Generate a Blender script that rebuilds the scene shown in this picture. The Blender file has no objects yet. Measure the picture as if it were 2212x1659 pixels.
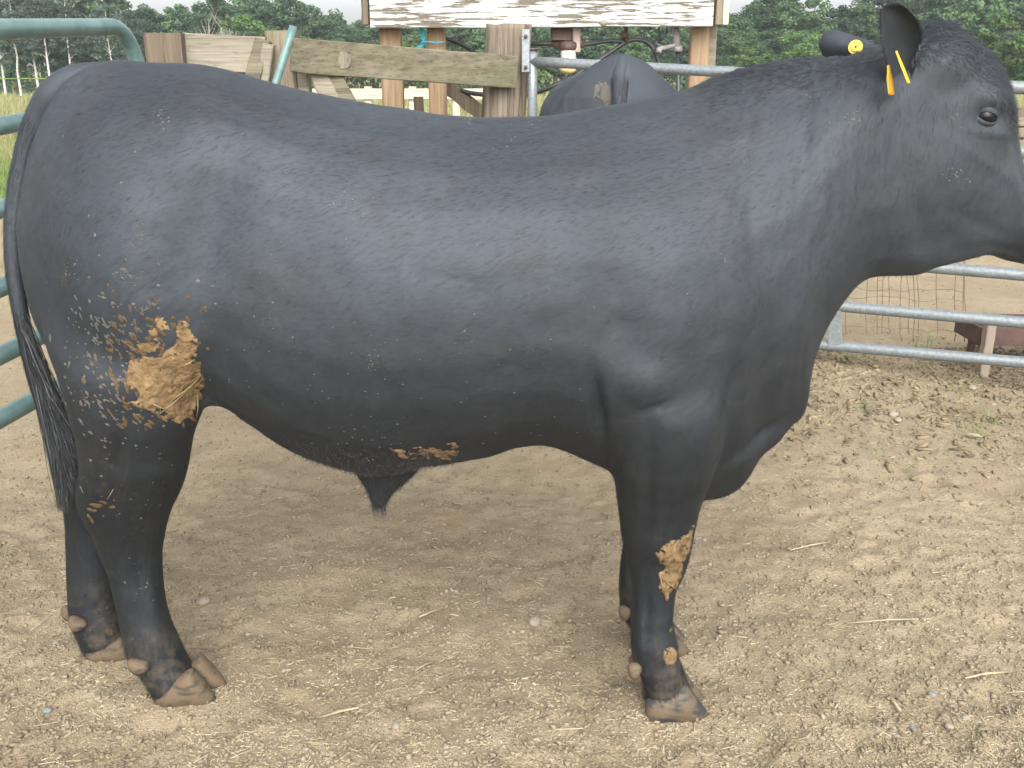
import bpy, bmesh, math, random
import numpy as np
from mathutils import Vector, Matrix, noise as mnoise
from mathutils.bvhtree import BVHTree

rnd = random.Random(7)
rng = np.random.default_rng(11)
scene = bpy.context.scene
C = scene.collection
PI = math.pi

# ------------------------------------------------------------------ camera, sky, sun, exposure
CAM_H = 1.37                      # camera height above the pen floor (m)
FPX = 2100.0                      # focal length in units of a 2212 x 1659 picture
CX, CY, HORIZON = 1106.0, 829.5, 135.0
PITCH = math.atan((CY - HORIZON) / FPX)
cam_data = bpy.data.cameras.new('camera')
cam = bpy.data.objects.new('camera', cam_data)
C.objects.link(cam)
cam.location = (0, 0, CAM_H)
cam.rotation_euler = (PI / 2 - PITCH, 0, 0)
cam_data.sensor_width = 36
cam_data.lens = 36 * FPX / 2212
cam_data.clip_end = 3000
cam_data.clip_start = 0.05
scene.camera = cam

SUN_EL, SUN_AZ = math.radians(38), math.radians(172)     # high, a little behind the camera
world = bpy.data.worlds.new('World')
scene.world = world
world.use_nodes = True
wn, wl = world.node_tree.nodes, world.node_tree.links
wn.clear()
wo = wn.new('ShaderNodeOutputWorld')
wb = wn.new('ShaderNodeBackground')
sky = wn.new('ShaderNodeTexSky')
sky.sky_type = 'NISHITA'
sky.sun_disc = False
sky.sun_elevation = SUN_EL
sky.sun_rotation = SUN_AZ
sky.air_density = 1.0
sky.dust_density = 4.0
hs = wn.new('ShaderNodeHueSaturation')                   # an overcast sky: nearly white
hs.inputs['Saturation'].default_value = 0.16
wl.new(sky.outputs[0], hs.inputs['Color'])
wl.new(hs.outputs[0], wb.inputs['Color'])
wb.inputs['Strength'].default_value = 0.15
wl.new(wb.outputs[0], wo.inputs['Surface'])

sun_data = bpy.data.lights.new('sun', 'SUN')
sun = bpy.data.objects.new('sun', sun_data)
C.objects.link(sun)
sun_data.energy = 1.4
sun_data.angle = math.radians(75)
sun_data.color = (1.0, 0.96, 0.9)
sdir = Vector((math.sin(SUN_AZ) * math.cos(SUN_EL), math.cos(SUN_AZ) * math.cos(SUN_EL), math.sin(SUN_EL)))
sun.rotation_euler = sdir.to_track_quat('Z', 'Y').to_euler()

scene.view_settings.view_transform = 'Standard'
scene.view_settings.look = 'None'
scene.view_settings.exposure = 1.32
scene.view_settings.gamma = 1.0
scene.view_settings.use_curve_mapping = False

# ------------------------------------------------------------------ helpers
SP, CP = math.sin(PITCH), math.cos(PITCH)

def ray(px, py):
    a, b = (px - CX) / FPX, (py - CY) / FPX
    return Vector((a, CP - b * SP, -SP - b * CP))

def at_y(px, py, Y):              # the point of a pixel's ray at distance Y in front of the camera
    d = ray(px, py)
    return Vector((0, 0, CAM_H)) + d * (Y / d.y)

def on_ground(px, py, z=0.0):
    d = ray(px, py)
    return Vector((0, 0, CAM_H)) + d * ((z - CAM_H) / d.z)

def proj(p):                      # world (N,3) -> picture coordinates
    p = np.asarray(p, float)
    x, y, z = p[..., 0], p[..., 1], p[..., 2] - CAM_H
    depth = y * CP - z * SP
    up = y * SP + z * CP
    return CX + FPX * x / depth, CY - FPX * up / depth

def tag(o, label=None, cat=None, group=None, kind=None):
    if label: o['label'] = label
    if cat: o['category'] = cat
    if group: o['group'] = group
    if kind: o['kind'] = kind
    return o

def link(name, data, parent=None, mat=None):
    o = bpy.data.objects.new(name, data)
    C.objects.link(o)
    if mat is not None and data is not None:
        data.materials.clear()
        data.materials.append(mat)
    if parent is not None:
        o.parent = parent
    return o

def empty(name, loc=(0, 0, 0), rz=0.0):
    o = bpy.data.objects.new(name, None)
    o.empty_display_size = 0.1
    C.objects.link(o)
    o.location = loc
    o.rotation_euler = (0, 0, rz)
    return o

def parent_keep(o, root):         # geometry is in world coordinates: keep it there
    o.parent = root
    o.matrix_parent_inverse = root_matrix(root).inverted()
    return o

def root_matrix(o):
    m = Matrix.LocRotScale(o.location, o.rotation_euler, o.scale)
    return m if o.parent is None else root_matrix(o.parent) @ o.matrix_parent_inverse @ m

def mesh(name, verts, faces, smooth=True):
    me = bpy.data.meshes.new(name)
    me.from_pydata([tuple(v) for v in verts], [], faces)
    me.update()
    if smooth:
        me.polygons.foreach_set('use_smooth', [True] * len(me.polygons))
    return me

def fast_mesh(name, verts, quads=None, tris=None, smooth=False):
    """numpy arrays to a mesh"""
    verts = np.asarray(verts, np.float32).reshape(-1, 3)
    loops, starts, n = [], [], 0
    if quads is not None and len(quads):
        q = np.asarray(quads, np.int32)
        loops.append(q.ravel()); starts.append(np.arange(len(q)) * 4); n = len(q) * 4
    if tris is not None and len(tris):
        t = np.asarray(tris, np.int32)
        loops.append(t.ravel()); starts.append(n + np.arange(len(t)) * 3)
    loops = np.concatenate(loops); starts = np.concatenate(starts)
    me = bpy.data.meshes.new(name)
    me.vertices.add(len(verts)); me.vertices.foreach_set('co', verts.ravel())
    me.loops.add(len(loops)); me.loops.foreach_set('vertex_index', loops)
    me.polygons.add(len(starts)); me.polygons.foreach_set('loop_start', starts.astype(np.int32))
    if smooth:
        me.polygons.foreach_set('use_smooth', np.ones(len(starts), bool))
    me.update(calc_edges=True)
    me.validate()
    return me

def frame_of(d):
    d = d.normalized()
    up = Vector((0, 0, 1)) if abs(d.z) < 0.95 else Vector((0, 1, 0))
    s = d.cross(up).normalized()
    return s, s.cross(d).normalized()

def tube_geo(pts, radii, seg=14, cap=True):
    """swept tube, parallel-transported"""
    pts = [Vector(p) for p in pts]
    if not hasattr(radii, '__len__'):
        radii = [radii] * len(pts)
    V, F = [], []
    s = None
    for i, p in enumerate(pts):
        d = (pts[min(i + 1, len(pts) - 1)] - pts[max(i - 1, 0)]).normalized()
        if s is None:
            s, u = frame_of(d)
        else:
            s = (s - d * s.dot(d)).normalized(); u = s.cross(d).normalized()
        for k in range(seg):
            a = 2 * PI * k / seg
            V.append(p + (s * math.cos(a) + u * math.sin(a)) * radii[i])
    for i in range(len(pts) - 1):
        for k in range(seg):
            k2 = (k + 1) % seg
            F.append((i * seg + k, i * seg + k2, (i + 1) * seg + k2, (i + 1) * seg + k))
    if cap:
        F.append(tuple(range(seg))[::-1])
        F.append(tuple(range((len(pts) - 1) * seg, len(pts) * seg)))
    F = [f[::-1] for f in F]
    return V, F

def tube(name, pts, radii, mat, parent=None, seg=14, smooth=True):
    V, F = tube_geo(pts, radii, seg)
    me = mesh(name, V, F, smooth)
    o = link(name, me, None, mat)
    if parent is not None:
        parent_keep(o, parent)
    return o

def smooth_path(pts, n):
    """Catmull-Rom through points"""
    P = np.array([tuple(p) for p in pts], float)
    Pp = np.vstack([2 * P[0] - P[1], P, 2 * P[-1] - P[-2]])
    out = []
    for i in range(len(P) - 1):
        p0, p1, p2, p3 = Pp[i:i + 4]
        for k in range(n):
            t = k / n
            out.append(0.5 * (2 * p1 + (p2 - p0) * t + (2 * p0 - 5 * p1 + 4 * p2 - p3) * t * t + (3 * p1 - p0 - 3 * p2 + p3) * t ** 3))
    out.append(P[-1])
    return [Vector(p) for p in out]

def pchip(xk, yk, x):
    """monotone-ish cubic interpolation of a table (yk may be 2-D)"""
    xk = np.asarray(xk, float); yk = np.asarray(yk, float); x = np.asarray(x, float)
    two = yk.ndim == 2
    if not two: yk = yk[:, None]
    h = np.diff(xk)[:, None]; d = np.diff(yk, axis=0) / h
    m = np.zeros_like(yk)
    a, b = d[:-1], d[1:]
    w1, w2 = 2 * h[1:] + h[:-1], h[1:] + 2 * h[:-1]
    with np.errstate(divide='ignore', invalid='ignore'):
        hm = (w1 + w2) / (w1 / a + w2 / b)
    m[1:-1] = np.where(a * b > 0, hm, 0)
    m[0], m[-1] = d[0], d[-1]
    i = np.clip(np.searchsorted(xk, x) - 1, 0, len(xk) - 2)
    t = np.clip((x - xk[i]) / (xk[i + 1] - xk[i]), 0, 1)[:, None]
    hh = h[i]
    r = ((2 * t**3 - 3 * t**2 + 1) * yk[i] + (t**3 - 2 * t**2 + t) * hh * m[i]
         + (-2 * t**3 + 3 * t**2) * yk[i + 1] + (t**3 - t**2) * hh * m[i + 1])
    return r if two else r[:, 0]

def vnoise(x, y, seed=0):
    """smooth value noise, numpy, about -1..1"""
    xi, yi = np.floor(x).astype(np.int64), np.floor(y).astype(np.int64)
    xf, yf = x - xi, y - yi
    def hsh(a, b):
        n = (a * 374761393 + b * 668265263 + seed * 974711) & 0xffffffff
        n = ((n ^ (n >> 13)) * 1274126177) & 0xffffffff
        return ((n ^ (n >> 16)) & 0xffff) / 32767.5 - 1
    u, v = xf * xf * (3 - 2 * xf), yf * yf * (3 - 2 * yf)
    return ((hsh(xi, yi) * (1 - u) + hsh(xi + 1, yi) * u) * (1 - v)
            + (hsh(xi, yi + 1) * (1 - u) + hsh(xi + 1, yi + 1) * u) * v)

def sstep(a, b, x):
    t = np.clip((x - a) / (b - a), 0, 1)
    return t * t * (3 - 2 * t)

# ---- materials
def new_mat(name):
    m = bpy.data.materials.new(name)
    m.use_nodes = True
    nt = m.node_tree
    b = nt.nodes['Principled BSDF']
    return m, nt, b

def nd(nt, kind, **kw):
    n = nt.nodes.new(kind)
    for k, v in kw.items():
        if k in n.inputs: n.inputs[k].default_value = v
        else: setattr(n, k, v)
    return n

def ramp(nt, src, stops):
    r = nt.nodes.new('ShaderNodeValToRGB')
    el = r.color_ramp.elements
    while len(el) < len(stops): el.new(0.5)
    for e, (p, c) in zip(el, stops):
        e.position = p
        e.color = (c if hasattr(c, '__len__') else (c, c, c)) + ((1,) if not hasattr(c, '__len__') or len(c) == 3 else ())
    nt.links.new(src, r.inputs[0])
    return r.outputs[0]

def mix(nt, fac, a, b, mode='MIX'):
    n = nt.nodes.new('ShaderNodeMix')
    n.data_type = 'RGBA'; n.blend_type = mode
    for i, v in ((0, fac), (6, a), (7, b)):
        if isinstance(v, bpy.types.NodeSocket): nt.links.new(v, n.inputs[i])
        else: n.inputs[i].default_value = v if i == 0 else (tuple(v) + (1,))[:4]
    return n.outputs[2]

def noise_tex(nt, scale, detail=4, rough=0.55, stretch=None, coord='Object', rot=None):
    tc = nt.nodes.new('ShaderNodeTexCoord')
    src = tc.outputs[coord]
    if stretch or rot:
        mp = nt.nodes.new('ShaderNodeMapping')
        if stretch: mp.inputs['Scale'].default_value = stretch
        if rot: mp.inputs['Rotation'].default_value = rot
        nt.links.new(src, mp.inputs[0]); src = mp.outputs[0]
    n = nd(nt, 'ShaderNodeTexNoise', Scale=scale, Detail=detail, Roughness=rough)
    nt.links.new(src, n.inputs['Vector'])
    return n.outputs['Fac']

def bump(nt, b, height, strength, dist):
    n = nd(nt, 'ShaderNodeBump', Strength=strength, Distance=dist)
    nt.links.new(height, n.inputs['Height'])
    nt.links.new(n.outputs[0], b.inputs['Normal'])

def simple_mat(name, c1, c2, scale=20, rough=0.7, stretch=None, bstr=0.3, bdist=0.003, metal=0.0, lo=0.35, hi=0.65, detail=5, spec=0.5):
    m, nt, b = new_mat(name)
    f = noise_tex(nt, scale, detail, 0.6, stretch)
    nt.links.new(ramp(nt, f, [(lo, tuple(c1)), (hi, tuple(c2))]), b.inputs['Base Color'])
    b.inputs['Roughness'].default_value = rough
    b.inputs['Metallic'].default_value = metal
    b.inputs['Specular IOR Level'].default_value = spec
    if bstr: bump(nt, b, f, bstr, bdist)
    return m
# ------------------------------------------------------------------ the bull
YM = 1.91                         # the bull's middle plane
m_coat, nt, b = new_mat('black coat')
n1 = noise_tex(nt, 2.1, 3, 0.5)                    # pale clouds imitating lens haze on the coat
n4 = noise_tex(nt, 7.0, 4, 0.6)
n3 = noise_tex(nt, 240, 2, 0.6, (0.35, 1, 1), rot=(0, 0.6, 0))
geo = nt.nodes.new('ShaderNodeNewGeometry'); sep = nt.nodes.new('ShaderNodeSeparateXYZ')
nt.links.new(geo.outputs['Position'], sep.inputs[0])
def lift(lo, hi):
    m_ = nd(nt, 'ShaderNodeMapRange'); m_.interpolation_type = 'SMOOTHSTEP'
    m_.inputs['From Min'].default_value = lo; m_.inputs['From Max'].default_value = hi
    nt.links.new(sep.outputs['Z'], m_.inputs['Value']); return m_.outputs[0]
def mul(a_, b_):
    m_ = nt.nodes.new('ShaderNodeMath'); m_.operation = 'MULTIPLY'
    for k_, v_ in enumerate((a_, b_)):
        if isinstance(v_, float): m_.inputs[k_].default_value = v_
        else: nt.links.new(v_, m_.inputs[k_])
    return m_.outputs[0]
veil = mul(ramp(nt, n1, [(0.30, 0.25), (0.62, 1.0)]), lift(0.58, 1.10))     # lens veil and flank highlights painted into the upper coat; legs and belly stay black
col = mix(nt, veil, (0.0040, 0.0050, 0.0066), (0.0285, 0.0345, 0.0430))
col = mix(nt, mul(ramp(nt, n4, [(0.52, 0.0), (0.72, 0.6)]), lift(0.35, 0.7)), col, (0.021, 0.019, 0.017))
col = mix(nt, ramp(nt, n3, [(0.42, 0.0), (0.75, 0.3)]), col, (0.003, 0.004, 0.005))
n5 = noise_tex(nt, 22, 5, 0.7)
low = nd(nt, 'ShaderNodeMapRange'); low.interpolation_type = 'SMOOTHSTEP'
low.inputs['From Min'].default_value = 0.26; low.inputs['From Max'].default_value = 0.05
nt.links.new(sep.outputs['Z'], low.inputs['Value'])
col = mix(nt, mul(ramp(nt, n5, [(0.44, 0.0), (0.66, 0.85)]), low.outputs[0]), col, (0.085, 0.063, 0.038))     # dirt on the feet
n6 = noise_tex(nt, 48, 3, 0.6)
col = mix(nt, mul(ramp(nt, n6, [(0.60, 0.0), (0.74, 0.5)]), ramp(nt, n4, [(0.45, 0.0), (0.62, 0.7)])), col, (0.060, 0.055, 0.046))   # dried spatter
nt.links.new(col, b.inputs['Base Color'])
b.inputs['Roughness'].default_value = 0.69
b.inputs['Specular IOR Level'].default_value = 0.66
b.inputs['Specular Tint'].default_value = (0.86, 0.93, 1.0, 1)
b.inputs['Sheen Weight'].default_value = 0.0
b.inputs['Sheen Roughness'].default_value = 0.5
b.inputs['Sheen Tint'].default_value = (0.8, 0.9, 1.0, 1)
bump(nt, b, n3, 0.10, 0.002)

m_hair = simple_mat('black hair', (0.010, 0.012, 0.015), (0.024, 0.027, 0.031), 9, 0.5, bstr=0)
m_hair.node_tree.nodes['Principled BSDF'].inputs['Sheen Weight'].default_value = 0.15
m_skin = simple_mat('dark eyelid skin', (0.012, 0.012, 0.014), (0.034, 0.027, 0.027), 60, 0.45, bdist=0.001)
m_hoof = simple_mat('muddy hoof horn', (0.036, 0.030, 0.023), (0.105, 0.074, 0.043), 26, 0.75, (1, 1, 2.5), 0.5, 0.003, lo=0.36, hi=0.5)
m_hoof_dark = simple_mat('grey hoof horn', (0.028, 0.029, 0.031), (0.10, 0.072, 0.043), 22, 0.7, (1, 1, 2.0), 0.4, 0.003, lo=0.40, hi=0.54)
m_mud = simple_mat('dry dung', (0.105, 0.068, 0.034), (0.225, 0.152, 0.079), 45, 0.95, bstr=0.9, bdist=0.004, spec=.2)
m_dust = simple_mat('grey dried mud', (0.06, 0.056, 0.048), (0.135, 0.122, 0.10), 60, 0.95, bstr=0.6, bdist=0.003)
m_straw = simple_mat('straw', (0.16, 0.115, 0.055), (0.26, 0.19, 0.095), 30, 0.7, bstr=0)
m_tag = simple_mat('yellow tag plastic', (0.55, 0.37, 0.015), (0.66, 0.47, 0.03), 40, 0.4, bstr=0)
m_tag2 = simple_mat('amber tag plastic', (0.36, 0.19, 0.012), (0.46, 0.26, 0.02), 40, 0.4, bstr=0)
m_eye, nt, b = new_mat('dark eye')
b.inputs['Base Color'].default_value = (0.006, 0.006, 0.009, 1)
b.inputs['Roughness'].default_value = 0.16
b.inputs['Specular IOR Level'].default_value = 0.25

TOP = [(34, 495), (40, 440), (48, 385), (65, 322), (80, 275), (95, 240), (120, 195), (150, 163), (200, 140), (240, 132), (280, 135), (330, 140),
       (400, 141), (440, 146), (480, 155), (540, 172), (600, 188), (660, 203), (720, 215), (780, 225), (830, 235), (900, 245), (950, 252),
       (1010, 256), (1060, 258), (1110, 257), (1170, 255), (1230, 248), (1300, 236), (1370, 225), (1420, 215), (1470, 200), (1500, 190),
       (1530, 177), (1570, 160), (1620, 148), (1670, 137), (1720, 130), (1770, 127), (1810, 125), (1860, 118), (1890, 108), (1930, 92),
       (1965, 72), (1995, 55), (2015, 49), (2050, 48), (2075, 58), (2100, 80), (2140, 112), (2165, 147), (2182, 185), (2192, 222), (2198, 255),
       (2203, 300), (2212, 350), (2232, 402), (2262, 440), (2290, 462), (2312, 485), (2324, 525)]
BOT = [(34, 500), (40, 560), (48, 610), (58, 660), (75, 710), (95, 750), (115, 785), (140, 825), (158, 850), (200, 880), (300, 892), (440, 880),
       (480, 886), (520, 910), (560, 935), (600, 963), (650, 988), (700, 1005), (740, 1018), (800, 1028), (860, 1022), (905, 1012), (940, 1008),
       (1000, 1000), (1060, 990), (1100, 975), (1140, 967), (1170, 966), (1220, 978), (1260, 995), (1300, 1013), (1340, 1030), (1400, 1055),
       (1460, 1078), (1515, 1085), (1560, 1079), (1600, 1060), (1625, 1030), (1645, 992), (1685, 958), (1708, 925), (1735, 905), (1747, 870),
       (1753, 825), (1772, 750), (1800, 690), (1850, 622), (1882, 600), (1910, 596), (1960, 596), (1992, 594), (2025, 577), (2070, 566),
       (2110, 557), (2140, 550), (2163, 551), (2182, 560), (2205, 567), (2235, 572), (2265, 575), (2290, 574), (2312, 562), (2324, 535)]
TL = np.array([0, .03, .08, .16, .28, .42, .56, .70, .82, .92, 1.0])
WS = [  # picture column, half-width (m), profile from back to belly
    (34, .05, [.3, .4, .5, .7, .9, 1, 1, .9, .7, .5, .3]),
    (60, .12, [.15, .25, .4, .6, .85, 1, 1, .9, .75, .6, .4]),
    (100, .185, [.12, .25, .42, .65, .88, 1, 1, .95, .85, .7, .5]),
    (170, .235, [.10, .28, .5, .74, .92, 1, 1, .97, .9, .8, .65]),
    (300, .268, [.10, .32, .54, .76, .92, .98, 1.0, 1.0, .92, .8, .6]),
    (440, .275, [.10, .34, .58, .80, .93, .96, .96, .95, .88, .74, .5]),
    (600, .278, [.10, .34, .58, .80, .93, .97, 1.0, .98, .88, .70, .42]),
    (800, .298, [.09, .29, .50, .72, .90, .98, 1.0, .97, .87, .70, .40]),
    (1000, .305, [.09, .27, .47, .69, .88, .98, 1.0, .97, .87, .70, .40]),
    (1200, .298, [.08, .25, .44, .66, .86, .97, 1.0, .97, .86, .68, .40]),
    (1400, .288, [.06, .21, .38, .59, .80, .94, 1.0, .99, .90, .72, .45]),
    (1530, .262, [.05, .19, .35, .56, .79, .95, 1.0, .96, .80, .55, .30]),
    (1640, .228, [.07, .22, .38, .60, .82, .98, 1.0, .92, .72, .45, .22]),
    (1740, .195, [.10, .26, .43, .65, .87, 1.0, .98, .88, .68, .42, .20]),
    (1830, .170, [.12, .30, .48, .70, .92, 1.0, .98, .90, .72, .48, .22]),
    (1920, .142, [.20, .42, .62, .82, .96, 1.0, 1.0, .95, .82, .60, .30]),
    (2020, .128, [.32, .60, .80, .92, .98, 1.0, 1.0, .95, .84, .64, .36]),
    (2110, .122, [.42, .66, .84, .95, 1.0, 1.0, .96, .88, .76, .60, .36]),
    (2175, .110, [.45, .68, .86, .97, 1.0, .96, .88, .80, .72, .58, .36]),
    (2220, .096, [.45, .68, .86, .97, 1.0, .98, .94, .88, .78, .62, .4]),
    (2275, .090, [.5, .72, .88, .97, 1.0, 1.0, .98, .94, .84, .68, .45]),
    (2312, .078, [.5, .7, .9, 1, 1, 1, 1, .95, .85, .7, .5]),
    (2324, .045, [.5, .7, .9, 1, 1, 1, 1, 1, .9, .7, .5])]

def bull_torso():
    xs = np.concatenate([np.linspace(34, 110, 26), np.linspace(110, 1500, 130)[1:], np.linspace(1500, 2180, 100)[1:], np.linspace(2180, 2324, 44)[1:]])
    top = pchip([p[0] for p in TOP], [p[1] for p in TOP], xs)
    bot = pchip([p[0] for p in BOT], [p[1] for p in BOT], xs)
    prof = pchip([w[0] for w in WS], np.array([[w[1] * v for v in w[2]] for w in WS]), xs)
    nt_ = 56
    t = (1 - np.cos(np.linspace(0, PI, nt_))) / 2
    V, n_ring = [], 2 * nt_ + 2
    for i, x in enumerate(xs):
        W = np.interp(t, TL, prof[i])
        ys = top[i] + (bot[i] - top[i]) * t
        near = [at_y(x, y, YM - w) for y, w in zip(ys, W)]
        far = [Vector((p.x, 2 * YM - p.y, p.z)) for p in near]
        tm = Vector(((near[0].x), YM, near[0].z + 0.004))
        bm_ = Vector((near[-1].x, YM, near[-1].z - 0.008))
        V += [tm] + near + [bm_] + far[::-1]
    F = []
    for i in range(len(xs) - 1):
        for k in range(n_ring):
            k2 = (k + 1) % n_ring
            F.append((i * n_ring + k, (i + 1) * n_ring + k, (i + 1) * n_ring + k2, i * n_ring + k2))
    F.append(tuple(range(n_ring)))
    F.append(tuple(range((len(xs) - 1) * n_ring, len(xs) * n_ring))[::-1])
    return V, F

def leg_geo(rows, n=70, seg=28, sq=2.3):
    R = np.array(rows, float)
    q = np.linspace(R[0, 0], R[-1, 0], n)
    I = pchip(R[:, 0], R[:, 1:], q)
    V, F = [], []
    for y, (xl, xr, Y, ry) in zip(q, I):
        a, c = at_y(xl, y, Y), at_y(xr, y, Y)
        ctr, rx = (a + c) / 2, (c.x - a.x) / 2
        for k in range(seg):
            th = 2 * PI * k / seg
            cx, sy = math.cos(th), math.sin(th)
            V.append((ctr.x + rx * math.copysign(abs(cx) ** (2 / sq), cx), Y + ry * math.copysign(abs(sy) ** (2 / sq), sy), ctr.z))
    for i in range(n - 1):
        for k in range(seg):
            k2 = (k + 1) % seg
            F.append((i * seg + k, i * seg + k2, (i + 1) * seg + k2, (i + 1) * seg + k))
    F.append(tuple(range(seg))[::-1])
    F.append(tuple(range((n - 1) * seg, n * seg)))
    F = [f[::-1] for f in F]
    return V, F

LEGS = {
 'near_hind': [(640, 150, 380, 1.83, .06), (710, 105, 420, 1.80, .105), (800, 142, 432, 1.785, .12), (880, 160, 436, 1.79, .112), (940, 174, 416, 1.80, .10), (1000, 177, 405, 1.81, .088),
    (1050, 169, 394, 1.82, .078), (1075, 170, 384, 1.82, .073), (1110, 184, 367, 1.825, .066), (1150, 204, 356, 1.83, .058), (1200, 224, 349, 1.83, .051),
    (1250, 242, 350, 1.835, .048), (1300, 254, 356, 1.835, .048), (1350, 264, 369, 1.835, .051), (1400, 275, 389, 1.835, .056), (1435, 297, 405, 1.835, .056),
    (1470, 325, 425, 1.835, .056), (1500, 335, 446, 1.835, .056)],
 'far_hind': [(660, 170, 380, 1.98, .06), (800, 150, 400, 2.03, .12), (900, 152, 385, 2.03, .11), (980, 145, 345, 2.025, .09), (1040, 139, 310, 2.02, .075), (1080, 141, 290, 2.015, .065),
    (1140, 145, 262, 2.01, .054), (1200, 147, 246, 2.005, .048), (1290, 148, 248, 2.0, .047), (1335, 156, 262, 2.0, .052), (1375, 173, 276, 2.0, .054),
    (1415, 188, 290, 2.0, .054)],
 'near_fore': [(720, 1340, 1530, 1.80, .06), (790, 1300, 1570, 1.765, .09), (860, 1296, 1584, 1.75, .11), (930, 1306, 1572, 1.755, .104), (1000, 1319, 1548, 1.765, .09), (1060, 1329, 1522, 1.77, .079),
    (1110, 1335, 1508, 1.775, .070), (1167, 1344, 1497, 1.78, .062), (1206, 1351, 1489, 1.785, .058), (1241, 1360, 1476, 1.785, .052), (1275, 1366, 1459, 1.785, .046),
    (1335, 1365, 1454, 1.785, .044), (1382, 1362, 1463, 1.785, .049), (1415, 1364, 1466, 1.785, .052), (1449, 1380, 1477, 1.785, .052), (1481, 1391, 1489, 1.785, .052),
    (1520, 1394, 1508, 1.785, .054)],
 'far_fore': [(740, 1350, 1520, 2.0, .06), (860, 1330, 1560, 2.055, .10), (1000, 1335, 1530, 2.05, .085), (1080, 1339, 1490, 2.045, .066), (1130, 1343, 1472, 2.04, .058), (1170, 1345, 1457, 2.035, .05),
    (1220, 1340, 1430, 2.03, .044), (1280, 1336, 1424, 2.025, .044), (1320, 1342, 1434, 2.025, .05), (1350, 1360, 1446, 2.025, .05), (1390, 1372, 1463, 2.025, .05)],
}
SHEATH = [(985, 740, 925, 1.875, .05), (1015, 764, 903, 1.875, .042), (1040, 781, 878, 1.875, .032), (1060, 792, 854, 1.875, .025), (1080, 799, 841, 1.875, .020), (1097, 806, 832, 1.875, .014)]

for nm_, dy_, r0_, r1_ in (('near_hind', .050, 1000, 1200), ('far_hind', .055, 950, 1150), ('near_fore', .045, 1000, 1200), ('far_fore', .045, 950, 1150)):
    LEGS[nm_] = [(r[0], r[1], r[2], r[3] + dy_ * min(1, max(0, (r[0] - r0_) / (r1_ - r0_))), r[4]) for r in LEGS[nm_]]      # feet stand a little further in than the joints
V, F = bull_torso()
for rows in list(LEGS.values()) + [SHEATH]:
    v, f = leg_geo(rows)
    o = len(V); V = V + [Vector(p) for p in v]; F += [tuple(i + o for i in q) for q in f]
me = mesh('body', V, F)
bm = bmesh.new(); bm.from_mesh(me); bmesh.ops.recalc_face_normals(bm, faces=bm.faces); bm.to_mesh(me); bm.free()
tmp = link('body', me)
md = tmp.modifiers.new('remesh', 'REMESH'); md.mode = 'VOXEL'; md.voxel_size = 0.0075; md.adaptivity = 0
md2 = tmp.modifiers.new('smooth', 'SMOOTH'); md2.factor = 0.5; md2.iterations = 9
dg = bpy.context.evaluated_depsgraph_get()
body_me = bpy.data.meshes.new_from_object(tmp.evaluated_get(dg))
bpy.data.objects.remove(tmp)
body_me.name = 'body'

# ease the joins of shoulder and thigh into the trunk
nv = len(body_me.vertices)
co = np.empty(nv * 3, np.float32); body_me.vertices.foreach_get('co', co); co = co.reshape(-1, 3).astype(float)
ed = np.empty(len(body_me.edges) * 2, np.int32); body_me.edges.foreach_get('vertices', ed); ed = ed.reshape(-1, 2)
mir = co.copy(); mir[:, 1] = YM - np.abs(co[:, 1] - YM)
PX, PY = proj(mir)
wsm = np.clip(sum(a_ * np.exp(-((PX - x_) / sx_) ** 2 - ((PY - y_) / sy_) ** 2) for x_, y_, sx_, sy_, a_ in
      ((1440, 850, 120, 80, 1), (1330, 900, 60, 90, .6), (1560, 900, 50, 110, .8), (180, 720, 110, 90, 1), (350, 880, 120, 60, .8), (1600, 980, 60, 60, .5))), 0, 1)[:, None]
deg = np.bincount(ed.ravel(), minlength=nv)[:, None]
for it in range(45):
    acc = np.stack([np.bincount(ed[:, 0], co[ed[:, 1], k], nv) + np.bincount(ed[:, 1], co[ed[:, 0], k], nv) for k in range(3)], 1) / np.maximum(deg, 1)
    co += (acc - co) * .6 * wsm
body_me.vertices.foreach_set('co', co.astype(np.float32).ravel()); body_me.update()
# muscles, hollows and skin folds: shaped along the normals
nv = len(body_me.vertices)
co = np.empty(nv * 3, np.float32); body_me.vertices.foreach_get('co', co); co = co.reshape(-1, 3).astype(float)
no = np.empty(nv * 3, np.float32); body_me.vertex_normals.foreach_get('vector', no); no = no.reshape(-1, 3).astype(float)
mir = co.copy(); mir[:, 1] = YM - np.abs(co[:, 1] - YM)          # both sides alike
PX, PY = proj(mir)
side = sstep(0.25, 0.7, np.abs(no[:, 1]))
disp = np.zeros(nv)
def bmp(x, y, sx, sy, amp, rot=0.0):
    global disp
    c, s = math.cos(math.radians(rot)), math.sin(math.radians(rot))
    u, v = (PX - x) * c + (PY - y) * s, -(PX - x) * s + (PY - y) * c
    disp = disp + amp * side * np.exp(-(u / sx) ** 2 - (v / sy) ** 2)
bmp(470, 170, 60, 40, .012)            # hook bone
bmp(450, 470, 70, 230, -.020, 15)      # hollow in front of the thigh
bmp(460, 800, 45, 120, -.018, 20)      # flank fold
bmp(250, 560, 130, 180, .012)          # thigh
bmp(120, 330, 40, 90, -.010, 20)       # beside the tail head
bmp(320, 820, 80, 60, .012)            # stifle
bmp(255, 1000, 14, 70, -.010, 8)       # tendon groove above the hock
bmp(205, 1075, 26, 26, .008)           # hock
bmp(700, 330, 120, 60, -.008)          # short ribs
bmp(880, 660, 260, 170, .012)          # belly barrel
bmp(890, 560, 120, 14, -.0016, 5); bmp(930, 592, 120, 13, -.0016, 7)
bmp(1330, 690, 60, 110, -.014, -8)     # behind the shoulder
bmp(1470, 560, 120, 170, .012)         # shoulder blade
bmp(1395, 830, 60, 40, .014)           # elbow muscle
bmp(1292, 880, 14, 70, -.020, -8)      # crease behind the elbow
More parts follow.
